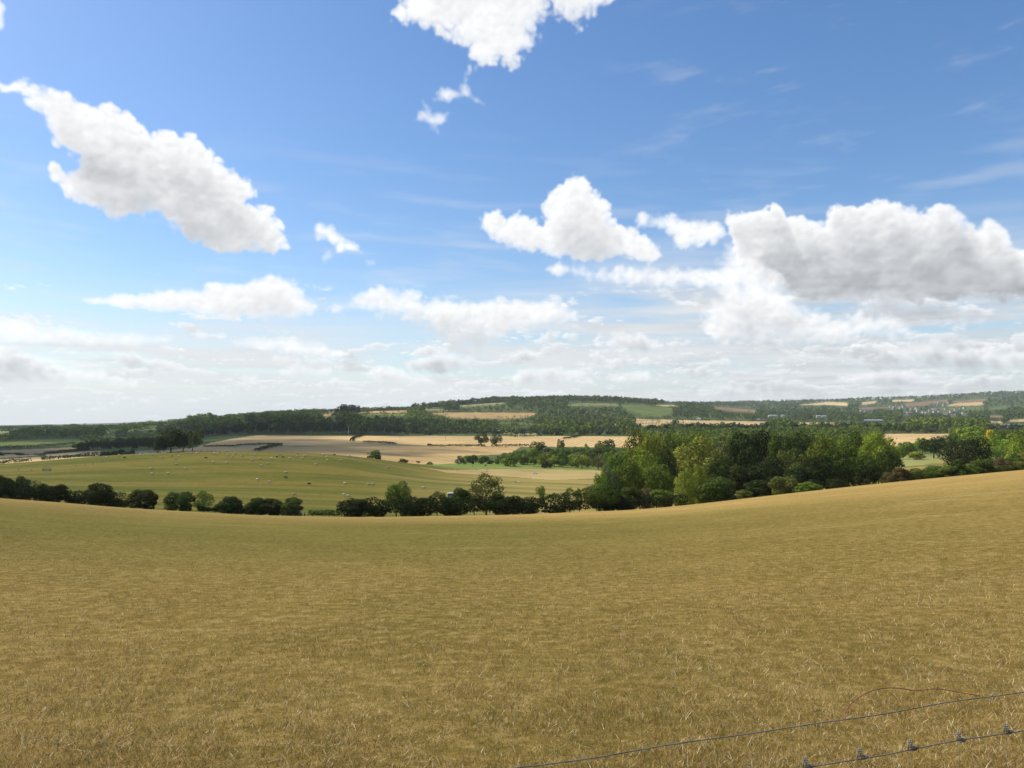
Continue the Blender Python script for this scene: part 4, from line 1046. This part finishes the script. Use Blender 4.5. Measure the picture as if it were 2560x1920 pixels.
# low hedges round the distant fields
def rim_hedges():
    rng = np.random.RandomState(4); PX_, PY_, Yl = [], [], []
    for poly, a, b_, c_, s_ in FIELDS:
        if a < 880: continue
        for i in range(len(poly)):
            p, q = poly[i], poly[(i+1) % len(poly)]
            L_ = math.hypot(q[0]-p[0], q[1]-p[1]); nn = int(L_/2.2)
            for t in np.linspace(0, 1, nn, endpoint=False):
                if rng.rand() < .22: continue
                PX_.append(p[0]+(q[0]-p[0])*t+rng.normal(0, .5)); PY_.append(p[1]+(q[1]-p[1])*t); Yl.append(a)
    P = [spot(x, y, None, a) for x, y, a in zip(PX_, PY_, Yl) if -200 < x < 2760]
    P = np.array([tuple(p) for p in P if p.y < 7000]); n = len(P)
    big = rng.rand(n) < .16
    H = np.where(big, rng.uniform(7, 12, n), rng.uniform(1.6, 3.2, n)); Wd = np.where(big, H, 2.6*P[:, 1]/FPX+2)
    nq = 22; T = np.repeat(np.arange(n), nq)
    d = rng.normal(0, 1, (len(T), 3)); d /= np.linalg.norm(d, axis=1)[:, None]; d[:, 2] = np.abs(d[:, 2])
    Q = P[T] + d*np.stack([Wd[T]*.5, Wd[T]*.5, H[T]*.9], -1)*rng.uniform(.6, 1, len(T))[:, None]
    q = leaf_quads(rng, Q, d, 1.0, .45); c_ = Q[:, None, :]
    q = c_+(q-c_)*(.35*np.minimum(H, 5)[T])[:, None, None]
    m = len(q); me = mesh_np('distant_hedgerows', q.reshape(-1, 3), np.arange(m*4).reshape(-1, 4), LEAFT)
    a = me.attributes.new('leaf', 'FLOAT', 'POINT'); a.data.foreach_set('value', np.repeat(rng.uniform(.2, .7, m), 4).astype(np.float32))
    tc4 = np.ones((m*4, 4), np.float32); tc4[:, :3] = DEEP
    a = me.color_attributes.new('tint', 'FLOAT_COLOR', 'POINT'); a.data.foreach_set('color', tc4.ravel())
    tag(obj('distant_hedgerows', me), 'hedgerows edging the fields on the far hills', 'hedgerows', None, 'stuff')
rim_hedges()

# ---------------------------------------------------------------- sheep
FLEECE = plain('sheep_fleece', (.50, .41, .25), .95, var=.12, scale=9)
DARKFL = plain('dark_sheep_fleece', (.06, .045, .035), .95, var=.2, scale=9)
def sheep_mesh(pose, mat):
    import bmesh
    bm = bmesh.new()
    def ball(c, r, rot=0.0, s=12):
        m = Matrix.Translation(c) @ Matrix.Rotation(rot, 4, 'Y') @ Matrix.Diagonal((*r, 1))
        bmesh.ops.create_uvsphere(bm, u_segments=s, v_segments=s//2+2, radius=1, matrix=m)
    def limb(a, b, r0, r1):
        a, b = Vector(a), Vector(b); d = b-a
        m = Matrix.Translation((a+b)/2) @ d.to_track_quat('Z', 'Y').to_matrix().to_4x4()
        bmesh.ops.create_cone(bm, cap_ends=True, segments=8, radius1=r0, radius2=r1, depth=d.length, matrix=m)
    low = -.33 if pose == 'lying' else 0
    ball((.02, 0, .56+low), (.50, .235, .25)); ball((-.28, 0, .57+low), (.27, .245, .255)); ball((.30, 0, .55+low), (.24, .215, .245))
    if pose == 'grazing':
        limb((.42, 0, .58), (.66, 0, .30), .15, .085); ball((.72, 0, .20), (.15, .07, .078), 1.0); ears = (.655, .285)
    else:
        limb((.38, 0, .60+low), (.60, 0, .86+low), .155, .095); ball((.69, 0, .88+low), (.15, .075, .085), .35); ears = (.60, .93+low)
    for sgn in (-1, 1): ball((ears[0], sgn*.11, ears[1]), (.03, .07, .025))
    ball((-.55, 0, .52+low), (.05, .04, .12))
    if pose != 'lying':
        for x, dx in ((.30, .0), (-.34, -.03)):
            for sgn in (-1, 1):
                j = .03 if sgn > 0 else -.03
                limb((x, sgn*.12, .42), (x+dx+j, sgn*.12, .20), .062, .034); limb((x+dx+j, sgn*.12, .21), (x+j, sgn*.12, 0), .034, .028)
    else:
        limb((.30, .14, .12), (.52, .17, .05), .06, .04); limb((-.30, .16, .12), (-.08, .24, .05), .08, .045); limb((.30, -.14, .12), (.50, -.15, .05), .06, .04)
    me = bpy.data.meshes.new('sheep'); bm.to_mesh(me); bm.free()
    o = bpy.data.objects.new('tmp', me); C.objects.link(o)
    md = o.modifiers.new('r', 'REMESH'); md.mode = 'VOXEL'; md.voxel_size = .028; md.use_smooth_shade = True
    sm = o.modifiers.new('s', 'SMOOTH'); sm.iterations = 3; sm.factor = .4
    dg = bpy.context.evaluated_depsgraph_get(); out_ = bpy.data.meshes.new_from_object(o.evaluated_get(dg))
    out_.materials.clear(); out_.materials.append(mat); bpy.data.objects.remove(o); out_.name = 'sheep_'+pose
    return out_
SH = {p: sheep_mesh(p, FLEECE) for p in ('grazing', 'standing', 'lying')}; SHD = sheep_mesh('grazing', DARKFL)
sr = random.Random(9)
def sheep_row(pts, text, pose_of=None):
    it_ = []
    for i, (x, y) in enumerate(pts):
        pose = 'grazing' if sr.random() < .68 else 'standing'
        if pose_of: pose = pose_of
        p = spot(x, y+1.2, None, 150)
        o = obj('sheep', SH[pose], None, (p.x, p.y, p.z-.01))
        o.rotation_euler = (0, 0, sr.choice([0, math.pi])+sr.uniform(-.6, .6)); k = sr.uniform(.82, 1.0); o.scale = (k, k, k)
        tag(o, None, 'sheep', 'white sheep scattered over the pasture'); it_.append((o, x))
    number_zone(it_, text)
P1 = c1([(920,636),(1030,620),(1150,620),(1210,617),(1318,612),(1335,626),(1403,647),(1428,600),(1480,624),(1548,629),(1518,652),(1770,590),(1850,605),(1878,608),(1890,586),(1960,586),(1967,625),(2010,634),(2033,609),(2090,629)])
sheep_row(P1[:11], 'white sheep by the knoll trees, {} from the left of the crest sheep')
sheep_row(P1[11:], 'white sheep right of the leaning tree, {} from the left')
sheep_row(c1([(1523,702),(1603,740),(1305,740),(1453,780),(1313,782),(1840,680),(1958,688)]), 'white sheep on the slope below the knoll trees, {} from the left')
sheep_row(c2([(33,652),(45,714),(105,695),(137,648),(205,618),(288,647),(325,627),(350,634),(360,603),(402,650),(424,629),(492,647),(582,616),(608,635),(615,662),(522,699),(733,664)]) + [(630,1153),(636,1140)], 'white sheep high on the pasture, {} from the left of the upper flock')
sheep_row(c2([(808,627),(828,631),(850,636),(864,638)]), 'white sheep in the tight group on the crest, {} from the left')
sheep_row(c2([(258,772),(10,834),(115,854),(328,962),(768,868),(976,875),(1013,874),(760,965),(795,980),(1450,905),(1140,729)]), 'white sheep low on the pasture, {} from the left of the lower flock')
sheep_row([(1290,1205),(1297.5,1205.5)], 'white sheep lying in the pale pasture right of centre, {} of two from the left', 'lying')
sheep_row(c1([(1615,594),(1640,596),(1668,593),(1700,595),(1722,592)]), 'white sheep resting under the knoll trees, {} from the left', 'lying')
sheep_row([(1118,1175),(1142,1174),(1192,1174),(1218,1173.5)], 'white sheep resting at the front edge of the green strip, {} from the left', 'lying')
it_ = []
for x, y in c1([(1075,642),(1778,643)]) + c2([(180,634),(232,638),(677,616),(255,814),(457,870)]):
    p = spot(x, y+1, None, 150); o = obj('sheep', SHD, None, p); o.rotation_euler = (0, 0, sr.uniform(-.5, .5)); o.scale = (.85, .85, .85)
    tag(o, None, 'sheep', 'dark lambs on the pasture'); it_.append((o, x))
number_zone(it_, 'small dark sheep on the pasture, {} dark one from the left')

# ---------------------------------------------------------------- farm things
STEEL = plain('galvanised_steel', (.42, .43, .42), .45, .6); DKP = plain('dark_green_paint', (.03, .06, .04), .5); LID = plain('pale_lid', (.70, .72, .70), .5)
WHITEP = plain('white_plastic', (.75, .75, .72), .5); RED = plain('red_paint', (.35, .04, .03), .5); RUBBER = plain('black_rubber', (.025, .025, .025), .9)
for k in range(4):
    x = 346 + k*19; p = spot(x, 1136, 314); e = empty('metal_hurdle', p, .04*(k-1.5))
    f = MB()
    for s_ in (-1.35, 1.35): f.tube([(s_, 0, -.1), (s_, 0, 1.25)], .035)
    f.tube([(-1.35, 0, 1.22), (1.35, 0, 1.22)], .03); f.build('frame', STEEL, e)
    for j in range(5): r_ = MB(); r_.tube([(-1.33, 0, .2+j*.2), (1.33, 0, .2+j*.2)], .022, 5); r_.build('rail', STEEL, e)
    tag(e, 'pale metal hurdle left of the knoll trees, %s from the left' % ORD[k], 'hurdle', 'metal hurdles of the sheep pen')
def stake(name, x, top, Y, rad, mat, label, cat, group=None, base=None):
    p = spot(x, base, Y if Y else None, 150); Y = p.y; _, v = uv_of(x, top); h = float(v)*Y-p.z
    m = MB(); m.tube([(0, 0, -.3), (0, 0, h*.5), (.01*h, 0, h)], [rad*1.05, rad, rad*.9], 9)
    if cat == 'post': m.tube([(.01*h, 0, h), (.01*h, 0, h+rad*.5)], [rad*.9, rad*.35], 9)
    return tag(m.build(name, mat, None, False, p), label, cat, group)
for x, top, lab in [(752,1277,'left of three posts by the field gap'), (764,1281,'middle one of three posts in the field gap'), (785,1280,'post at the right side of the field gap')]:
    stake('fence_post', x, top, 110.5, .07, TIMBER, 'wooden post, '+lab, 'post', 'posts of the field gap')
PST = [(x*.2893, 960+y*.2893, h) for x, y, h in [(882,672,24),(948,668,24),(800,700,22),(737,712,22),(655,718,26),(270,756,22),(160,748,18),(1018,655,20),(1838,606,24),(1905,606,26),(1942,604,26)]] + [(640+315*.2893, 960+606*.2893, 22)]
it_ = []
for x, y, h in PST:
    it_.append((stake('fence_post', x, y-h*.29, None, .06, TIMBER, None, 'post', 'stakes on the pasture', base=y), x))
number_zone(it_, 'thin wooden stake on the sheep pasture, {} from the left')
def pole(x, top, base, ymin, label, mat):
    p = spot(x, base, None, ymin); _, v = uv_of(x, top); h = max(7.0, float(v)*p.y-p.z); e = empty('utility_pole', p)
    m = MB(); m.tube([(0, 0, -.5), (0, 0, h)], [.16, .11], 10); m.build('pole', mat, e)
    m = MB(); m.box((0, 0, h-.5), (1.6, .1, .12)); a = m.build('crossarm', mat, e)
    for s_ in (-.7, 0, .7): m = MB(); m.tube([(s_, 0, h-.44), (s_, 0, h-.24)], [.05, .035], 8); m.build('insulator', STEEL, a)
    tag(e, label, 'pole', 'utility poles in the valley')
pole(871, 1067, 1089, 850, 'pale utility pole against the dark wood', LID)
pole(1114, 1090, 1100, 600, 'utility pole in the sunlit stubble left of the oak pair', TIMBER)
pole(1000, 1088, 1098, 600, 'utility pole in the stubble near the curved hedge', TIMBER)
# feeder
p = spot(1127, 1226, 205); e = empty('sheep_feeder', p, .15)
m = MB(); m.box((0, 0, .62), (1.5, .9, .75)); m.build('body', DKP, e)
m = MB(); m.add([(-.82,-.52,1.0),(.82,-.52,1.0),(.82,.52,1.0),(-.82,.52,1.0),(-.7,-.4,1.16),(.7,-.4,1.16),(.7,.4,1.16),(-.7,.4,1.16)], [(0,1,5,4),(1,2,6,5),(2,3,7,6),(3,0,4,7),(4,5,6,7),(3,2,1,0)]); m.build('lid', LID, e)
for s_ in (-.35, .35): m = MB(); m.box((0, s_, .12), (1.7, .1, .24)); m.build('skid', TIMBER, e)
m = MB(); m.box((0, -.5, .34), (1.4, .16, .16)); m.build('trough', STEEL, e)
tag(e, 'small dark green sheep feeder with pale lid behind the front hedge', 'feeder')
# hay rack
p = spot(117, 1178, None, 150); e = empty('hay_rack', p, .1)
m = MB(); m.box((0, 0, .42), (2.5, .7, .25)); m.build('trough', TIMBER, e)
for a in (-1.15, 1.15):
    for b_ in (-.3, .3): m = MB(); m.box((a, b_, .35), (.09, .09, .9)); m.build('leg', TIMBER, e)
for s_ in (-1, 1):
    m = MB()
    for k in range(11): m.tube([(-1.1+k*.22, s_*.08, .56), (-1.1+k*.22, s_*.38, 1.1)], .018, 5)
    m.tube([(-1.2, s_*.38, 1.1), (1.2, s_*.38, 1.1)], .03, 6); m.build('slatted_side', TIMBER, e)
tag(e, 'dark wooden hay rack standing alone on the left of the pasture', 'hay rack')
# white water trough
p = spot(1338, 1185, None, 250); e = empty('water_trough', p, .08)
m = MB(); o_ = [(-1.2,-.35),(1.2,-.35),(1.2,.35),(-1.2,.35)]; i_ = [(x*.93, y*.8) for x, y in o_]
m.add([(x*.92, y*.85, .12) for x, y in o_]+[(x, y, .62) for x, y in o_]+[(x, y, .62) for x, y in i_]+[(x*.95, y*.9, .25) for x, y in i_],
  [(0,1,5,4),(1,2,6,5),(2,3,7,6),(3,0,4,7),(4,5,9,8),(5,6,10,9),(6,7,11,10),(7,4,8,11),(8,9,13,12),(9,10,14,13),(10,11,15,14),(11,8,12,15),(12,13,14,15),(3,2,1,0)]); m.build('basin', WHITEP, e)
for s_ in (-.8, .8): m = MB(); m.box((s_, 0, .05), (.2, .62, .16)); m.build('foot', TIMBER, e)
tag(e, 'long white water trough in the pale pasture before the river trees', 'trough')
# red trailer behind the hedge
p = spot(1073, 1114.5, None, 500); e = empty('farm_trailer', (p.x, p.y, p.z), .1)
m = MB(); m.box((0, 0, 1.35), (3.4, 1.9, 1.0)); m.box((0, 0, .78), (3.6, 1.2, .16)); m.build('body', RED, e)
for s_ in (-.95, .95):
    for x in (-.7, .5): m = MB(); m.tube([(x, s_-.12, .45), (x, s_+.12, .45)], .45, 16); w_ = m.build('wheel', RUBBER, e); m = MB(); m.tube([(x, s_-.14, .45), (x, s_+.14, .45)], .2, 12); m.build('rim', RED, w_)
m = MB(); m.tube([(1.7, 0, .75), (3.0, 0, .5)], .07); m.build('drawbar', RED, e)
tag(e, 'small red farm trailer at the left end of the brown hedge in the stubble', 'trailer')

# ---------------------------------------------------------------- the fence in the corner
WIRE = plain('old_galvanised_wire', (.15, .135, .105), .7, 0, .35, 40); RUSTW = plain('rusty_wire', (.24, .08, .045), .8, .1, .4, 60)
HW = .656                                                     # the top wire hangs this far below the eye
def ray(px, py):
    u, v = uv_of(px, py); return Vector((float(u), 1.0, float(v)))
W0 = ray(1290, 1920); W0 *= -HW/W0.z
W1 = ray(2560, 1728); W1 *= -HW/W1.z
def onfence(px, py):
    """the fence plane behind a picture point"""
    r = ray(px, py); e = W1-W0; nx, ny = -e.y, e.x
    return r*((W0.x*nx+W0.y*ny)/(r.x*nx+r.y*ny))
along = (W1-W0).normalized()
N0, N1 = onfence(1980, 1920), onfence(2560, 1826)
drop1 = -(N0.z+N1.z)/2
def fpt(t, drop): 
    """t metres along the fence from the first wire point, drop metres below the eye"""
    q = W0+along*t; return Vector((q.x, q.y, -drop))
fe = empty('wire_fence', (0, 0, 0))
T0, T1 = -.9, 2.3; A_ = fpt(T0, HW)
root0 = Vector((A_.x, A_.y, float(ground(A_.x, A_.y)))); fe.location = root0
def rel(q): return tuple(Vector(q)-root0)
def strand(name, drop, mat, rad, sag=.004, n=60):
    m = MB(); pts = []
    for i in range(n+1):
        t = i/n; q = fpt(T0+t*(T1-T0), drop); q.z += -sag*math.sin(t*math.pi)*2 + .0012*math.sin(t*53)+.0012*math.sin(t*31+1)
        pts.append(rel(q))
    m.tube(pts, rad, 6); return m.build(name, mat, fe, True)
strand('top_wire', HW-.006, WIRE, .0013)
strand('netting_wire', drop1, WIRE, .0014, .001)
for dz in (.14, .27, .38, .47, .55): strand('netting_wire', drop1+dz, WIRE, .0011, .002)
# knots lie where the photo shows them, and go on at the same spacing outside it
kt = [(onfence(x, 1870)-W0).dot(along) for x in (2012, 2148, 2275, 2397, 2515)]
sp = (kt[-1]-kt[0])/4
Zk = [kt[0]+sp*k for k in range(-8, 0)] + kt + [kt[-1]+sp*k for k in range(1, 4)]
kr = random.Random(3)
for Zq in Zk:
    q = fpt(Zq, drop1); m = MB(); r_ = .0048
    for t_, (a0, ln, ax) in enumerate(((0, .016, along), (1, .019, Vector((0, 0, 1))))):
        pts = []; turns = 3.5
        for i in range(29):
            w_ = 2*math.pi*turns*i/28; side = Vector((-along.y, along.x, 0)); up = Vector((0, 0, 1)) if t_ == 0 else along
            pts.append(rel(q + ax*(ln*(i/28) + (.004 if t_ == 0 else .002)) + (side*math.cos(w_)+up*math.sin(w_))*r_))
        m.tube(pts, .0013, 5)
    m.tube([rel(q+Vector((0, 0, .021))), rel(q+along*-.004+Vector((0, 0, .010))), rel(q+along*-.006)], .0014, 5)
    m.build('knot', WIRE, fe, True)
    m = MB(); pts = [rel(q), rel(q+along*kr.uniform(-.004, .004)+Vector((0, 0, -.07))), rel(fpt(Zq, drop1+.14)), rel(fpt(Zq, drop1+.27)), rel(fpt(Zq, drop1+.55))]
    m.tube(pts, .0006, 5); m.build('stay_wire', WIRE, fe, True)
for Zp in (T0+.03, T1-.05):
    q = fpt(Zp, HW); g = float(ground(q.x, q.y)); side = Vector((.33, -.94, 0))*.05
    m = MB(); m.tube([rel((q.x+side.x, q.y+side.y, g-.3)), rel((q.x+side.x, q.y+side.y, -.58))], [.052, .048], 12); m.build('post', TIMBER, fe)
tag(fe, 'plain wire strand over knotted sheep netting across the bottom right corner', 'fence')
# the loose rusty end curling up behind the top wire
def onray(px, py, Y):
    u, v = uv_of(px, py); return Vector((float(u)*Y, Y, float(v)*Y))
cp = [(2112,1797,1.92),(2113,1780,1.95),(2130,1757,2.0),(2160,1736,2.03),(2200,1722,2.06),(2245,1720,2.07),(2290,1726,2.07),(2345,1722,2.06),(2400,1731,2.05),(2450,1739,2.03)]
pts = [onray(a, b_, c_) for a, b_, c_ in cp]; fine_ = []
for i in range(len(pts)-1):
    p0, p1, p2, p3 = pts[max(0, i-1)], pts[i], pts[i+1], pts[min(len(pts)-1, i+2)]
    for t in np.linspace(0, 1, 8, endpoint=False):
        fine_.append(.5*((2*p1)+(p2-p0)*t+(2*p0-5*p1+4*p2-p3)*t*t+(3*p1-p0-3*p2+p3)*t**3))
fine_.append(pts[-1])
m = MB(); m.tube([tuple(q-pts[0]) for q in fine_], .0013, 5)
tag(m.build('loose_wire', RUSTW, None, True, pts[0]), 'rusty reddish loose wire curling up above the top fence strand', 'wire')

# ---------------------------------------------------------------- grass of the near field
def grass():
    rng = np.random.RandomState(77)
    n = 860000
    py = rng.uniform(1325, 2500, n)**1.0; px = rng.uniform(-1500, 4060, n)
    # ground distance for each picture row, by table
    rows = np.linspace(1300, 2560, 260); cols = np.linspace(-1600, 4160, 44); T = np.zeros((len(cols), len(rows)))
    for i, cx in enumerate(cols):
        for j, ry in enumerate(rows): T[i, j] = hit(cx, ry, 1.6)
    fi = (px-cols[0])/(cols[1]-cols[0]); ia = np.clip(fi.astype(int), 0, len(cols)-2); fi -= ia
    fj = (py-rows[0])/(rows[1]-rows[0]); ja = np.clip(fj.astype(int), 0, len(rows)-2); fj -= ja
    Y = (T[ia, ja]*(1-fi)+T[ia+1, ja]*fi)*(1-fj)+(T[ia, ja+1]*(1-fi)+T[ia+1, ja+1]*fi)*fj
    Y = Y*rng.uniform(.97, 1.03, n)
    ok = (Y < 62) & (Y > 1.7); Y = Y[ok]; px = px[ok]; n = len(Y)
    X = (px-1280)/FPX*Y*(1+0*Y)
    Z = ground(X, Y)
    dens = fbm(X*1.3, Y*1.3, 4)+.6*fbm(X*.25+9, Y*.25, 3)
    H = (.018+.022*rng.rand(n))*np.clip(1+.8*dens, .3, 2)*(1+.5*(rng.rand(n) < .05))
    Wd = np.maximum(.0028, Y*.00042)*rng.uniform(.6, 1.3, n)
    H = H*np.clip(1.25-Y/60, .5, 1.1)
    th = rng.uniform(0, 2*np.pi, n); ln = rng.uniform(.3, 1.6, n)*H
    flat = rng.rand(n) < .42; ln = np.where(flat, H*2.6, ln); Hh = np.where(flat, H*.25, H)
    ph = rng.uniform(0, 2*np.pi, n)
    a = np.stack([np.cos(ph)*Wd/2, np.sin(ph)*Wd/2, np.zeros(n)], -1)
    base = np.stack([X, Y, Z-.004], -1); tip = base + np.stack([np.cos(th)*ln, np.sin(th)*ln, Hh+.004], -1)
    mid_ = base*.5+tip*.5 + np.stack([0*ln, 0*ln, Hh*.14], -1)
    V = np.stack([base-a, base+a, mid_+a*.8, mid_-a*.8, tip, tip+a*.12], 1)
    F = np.concatenate([np.array([[0,1,2,3]]) + np.arange(n)[:, None]*6, np.array([[3,2,5,4]]) + np.arange(n)[:, None]*6])
    m, nn, l, b = new_mat('dry_grass')
    at = nn.new('ShaderNodeAttribute'); at.attribute_name = 'tint'; l.new(at.outputs['Color'], b.inputs['Base Color'])
    b.inputs['Roughness'].default_value = .6; b.inputs['Specular IOR Level'].default_value = .06
    tr = nn.new('ShaderNodeBsdfTranslucent'); l.new(at.outputs['Color'], tr.inputs[0]); ms = nn.new('ShaderNodeMixShader'); ms.inputs[0].default_value = .3
    l.new(b.outputs[0], ms.inputs[1]); l.new(tr.outputs[0], ms.inputs[2]); l.new(ms.outputs[0], nn['Material Output'].inputs[0])
    me = mesh_np('grass', V.reshape(-1, 3), F, m)
    pal = np.array([(.56, .39, .165), (.42, .27, .090), (.26, .165, .050), (.175, .150, .035), (.12, .125, .026), (.92, .78, .50), (.24, .115, .045)])
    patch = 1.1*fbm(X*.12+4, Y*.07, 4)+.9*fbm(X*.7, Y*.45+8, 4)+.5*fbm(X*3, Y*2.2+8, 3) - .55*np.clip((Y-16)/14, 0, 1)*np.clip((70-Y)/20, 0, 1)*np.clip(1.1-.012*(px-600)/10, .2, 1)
    w = np.stack([np.full(n, .22)+.12*patch, np.full(n, .27)+.05*patch, np.full(n, .22), np.full(n, .16)-.16*patch, np.full(n, .09)-.13*patch, np.full(n, .08)+.05*patch, np.full(n, .12)], -1).clip(.01, 1)
    cw = np.cumsum(w/w.sum(1, keepdims=True), 1); k = (rng.rand(n)[:, None] > cw).sum(1).clip(0, 6)
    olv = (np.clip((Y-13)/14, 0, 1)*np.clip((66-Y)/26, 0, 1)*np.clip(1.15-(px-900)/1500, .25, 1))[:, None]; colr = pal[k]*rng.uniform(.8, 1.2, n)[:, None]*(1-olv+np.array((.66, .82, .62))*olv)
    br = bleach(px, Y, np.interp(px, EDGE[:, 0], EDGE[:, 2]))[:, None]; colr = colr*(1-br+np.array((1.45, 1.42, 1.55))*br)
    fd = np.clip((Y-7)/22, 0, .75)[:, None]; colr = colr*(1-fd)+colr.mean(0)*(.9+.5*patch[:, None]*.35)*fd
    t4 = np.ones((n*6, 4), np.float32); t4[:, :3] = np.repeat(colr, 6, 0)
    a_ = me.color_attributes.new('tint', 'FLOAT_COLOR', 'POINT'); a_.data.foreach_set('color', t4.ravel())
    tag(obj('grass', me), 'short sun-dried grass of the near field', 'grass', None, 'stuff')
grass()

# ---------------------------------------------------------------- drifting clouds whose shadows lie on the land
CLM, cn_, cl_, cb_ = new_mat('cloud_white'); cb_.inputs['Base Color'].default_value = (.9, .9, .9, 1); cb_.inputs['Roughness'].default_value = 1
ctr = cn_.new('ShaderNodeBsdfTransparent'); cmx = cn_.new('ShaderNodeMixShader'); cmx.inputs[0].default_value = .83
cl_.new(cb_.outputs[0], cmx.inputs[1]); cl_.new(ctr.outputs[0], cmx.inputs[2]); cl_.new(cmx.outputs[0], cn_['Material Output'].inputs[0])
def cloud(X, Y, rx, ry, rot, seed, label, alt=1150, n=26):
    import bmesh
    rng = random.Random(seed); bm = bmesh.new(); ct, st = math.cos(rot), math.sin(rot)
    for i in range(n):
        r = rng.random()**.5*.8; t = rng.uniform(0, 2*math.pi); a, b2 = r*rx*math.cos(t), r*ry*math.sin(t)
        s = min(rx, ry)*rng.uniform(.22, .42)
        mtx = Matrix.Translation((a*ct-b2*st, a*st+b2*ct, s*rng.uniform(.1, .4))) @ Matrix.Diagonal((s*rng.uniform(1, 1.5), s, s*.55, 1))
        bmesh.ops.create_icosphere(bm, subdivisions=3, radius=1, matrix=mtx)
    for v in bm.verts:
        q = v.co; f = 1+.10*math.sin(q.x*.06+q.y*.045)+.08*math.sin(q.y*.13+q.x*.09+2); v.co = Vector((q.x*f, q.y*f, q.z))
    me = bpy.data.meshes.new('cloud'); bm.to_mesh(me); bm.free(); me.materials.append(CLM)
    z = alt; g = float(ground(X, Y)); t = (z-g)/sun_dir.z
    tag(obj('cloud', me, None, (X+sun_dir.x*t, Y+sun_dir.y*t, z)), label, 'cloud', 'low clouds outside the photo that shade the land')
cloud(-350, 660, 235, 250, .1, 3, 'white cloud high to the left, shading the left stubble field')
cloud(-760, 1170, 380, 240, .1, 4, 'white cloud high to the left, shading the far left woods')
cloud(-300, 1110, 220, 190, .0, 5, 'white cloud high to the left, shading the wood above the stubble')

# ---------------------------------------------------------------- haze
hm = bpy.data.materials.new('haze'); hm.use_nodes = True; hn = hm.node_tree.nodes; hl = hm.node_tree.links
hn.remove(hn['Principled BSDF']); pv = hn.new('ShaderNodeVolumePrincipled'); pv.inputs['Density'].default_value = 4.4e-5
pv.inputs['Color'].default_value = (.86, .93, 1.0, 1); pv.inputs['Anisotropy'].default_value = .2; hl.new(pv.outputs[0], hn['Material Output'].inputs['Volume'])
lo = float(ZT.min())-1.0-30; hi = float(ZT.max())+40
mb = MB(); mb.box((0, 7400, (lo+hi)/2), (42000, 15800, hi-lo)); hz = mb.build('haze', hm); tag(hz, kind='stuff')
print('haze', lo, hi)
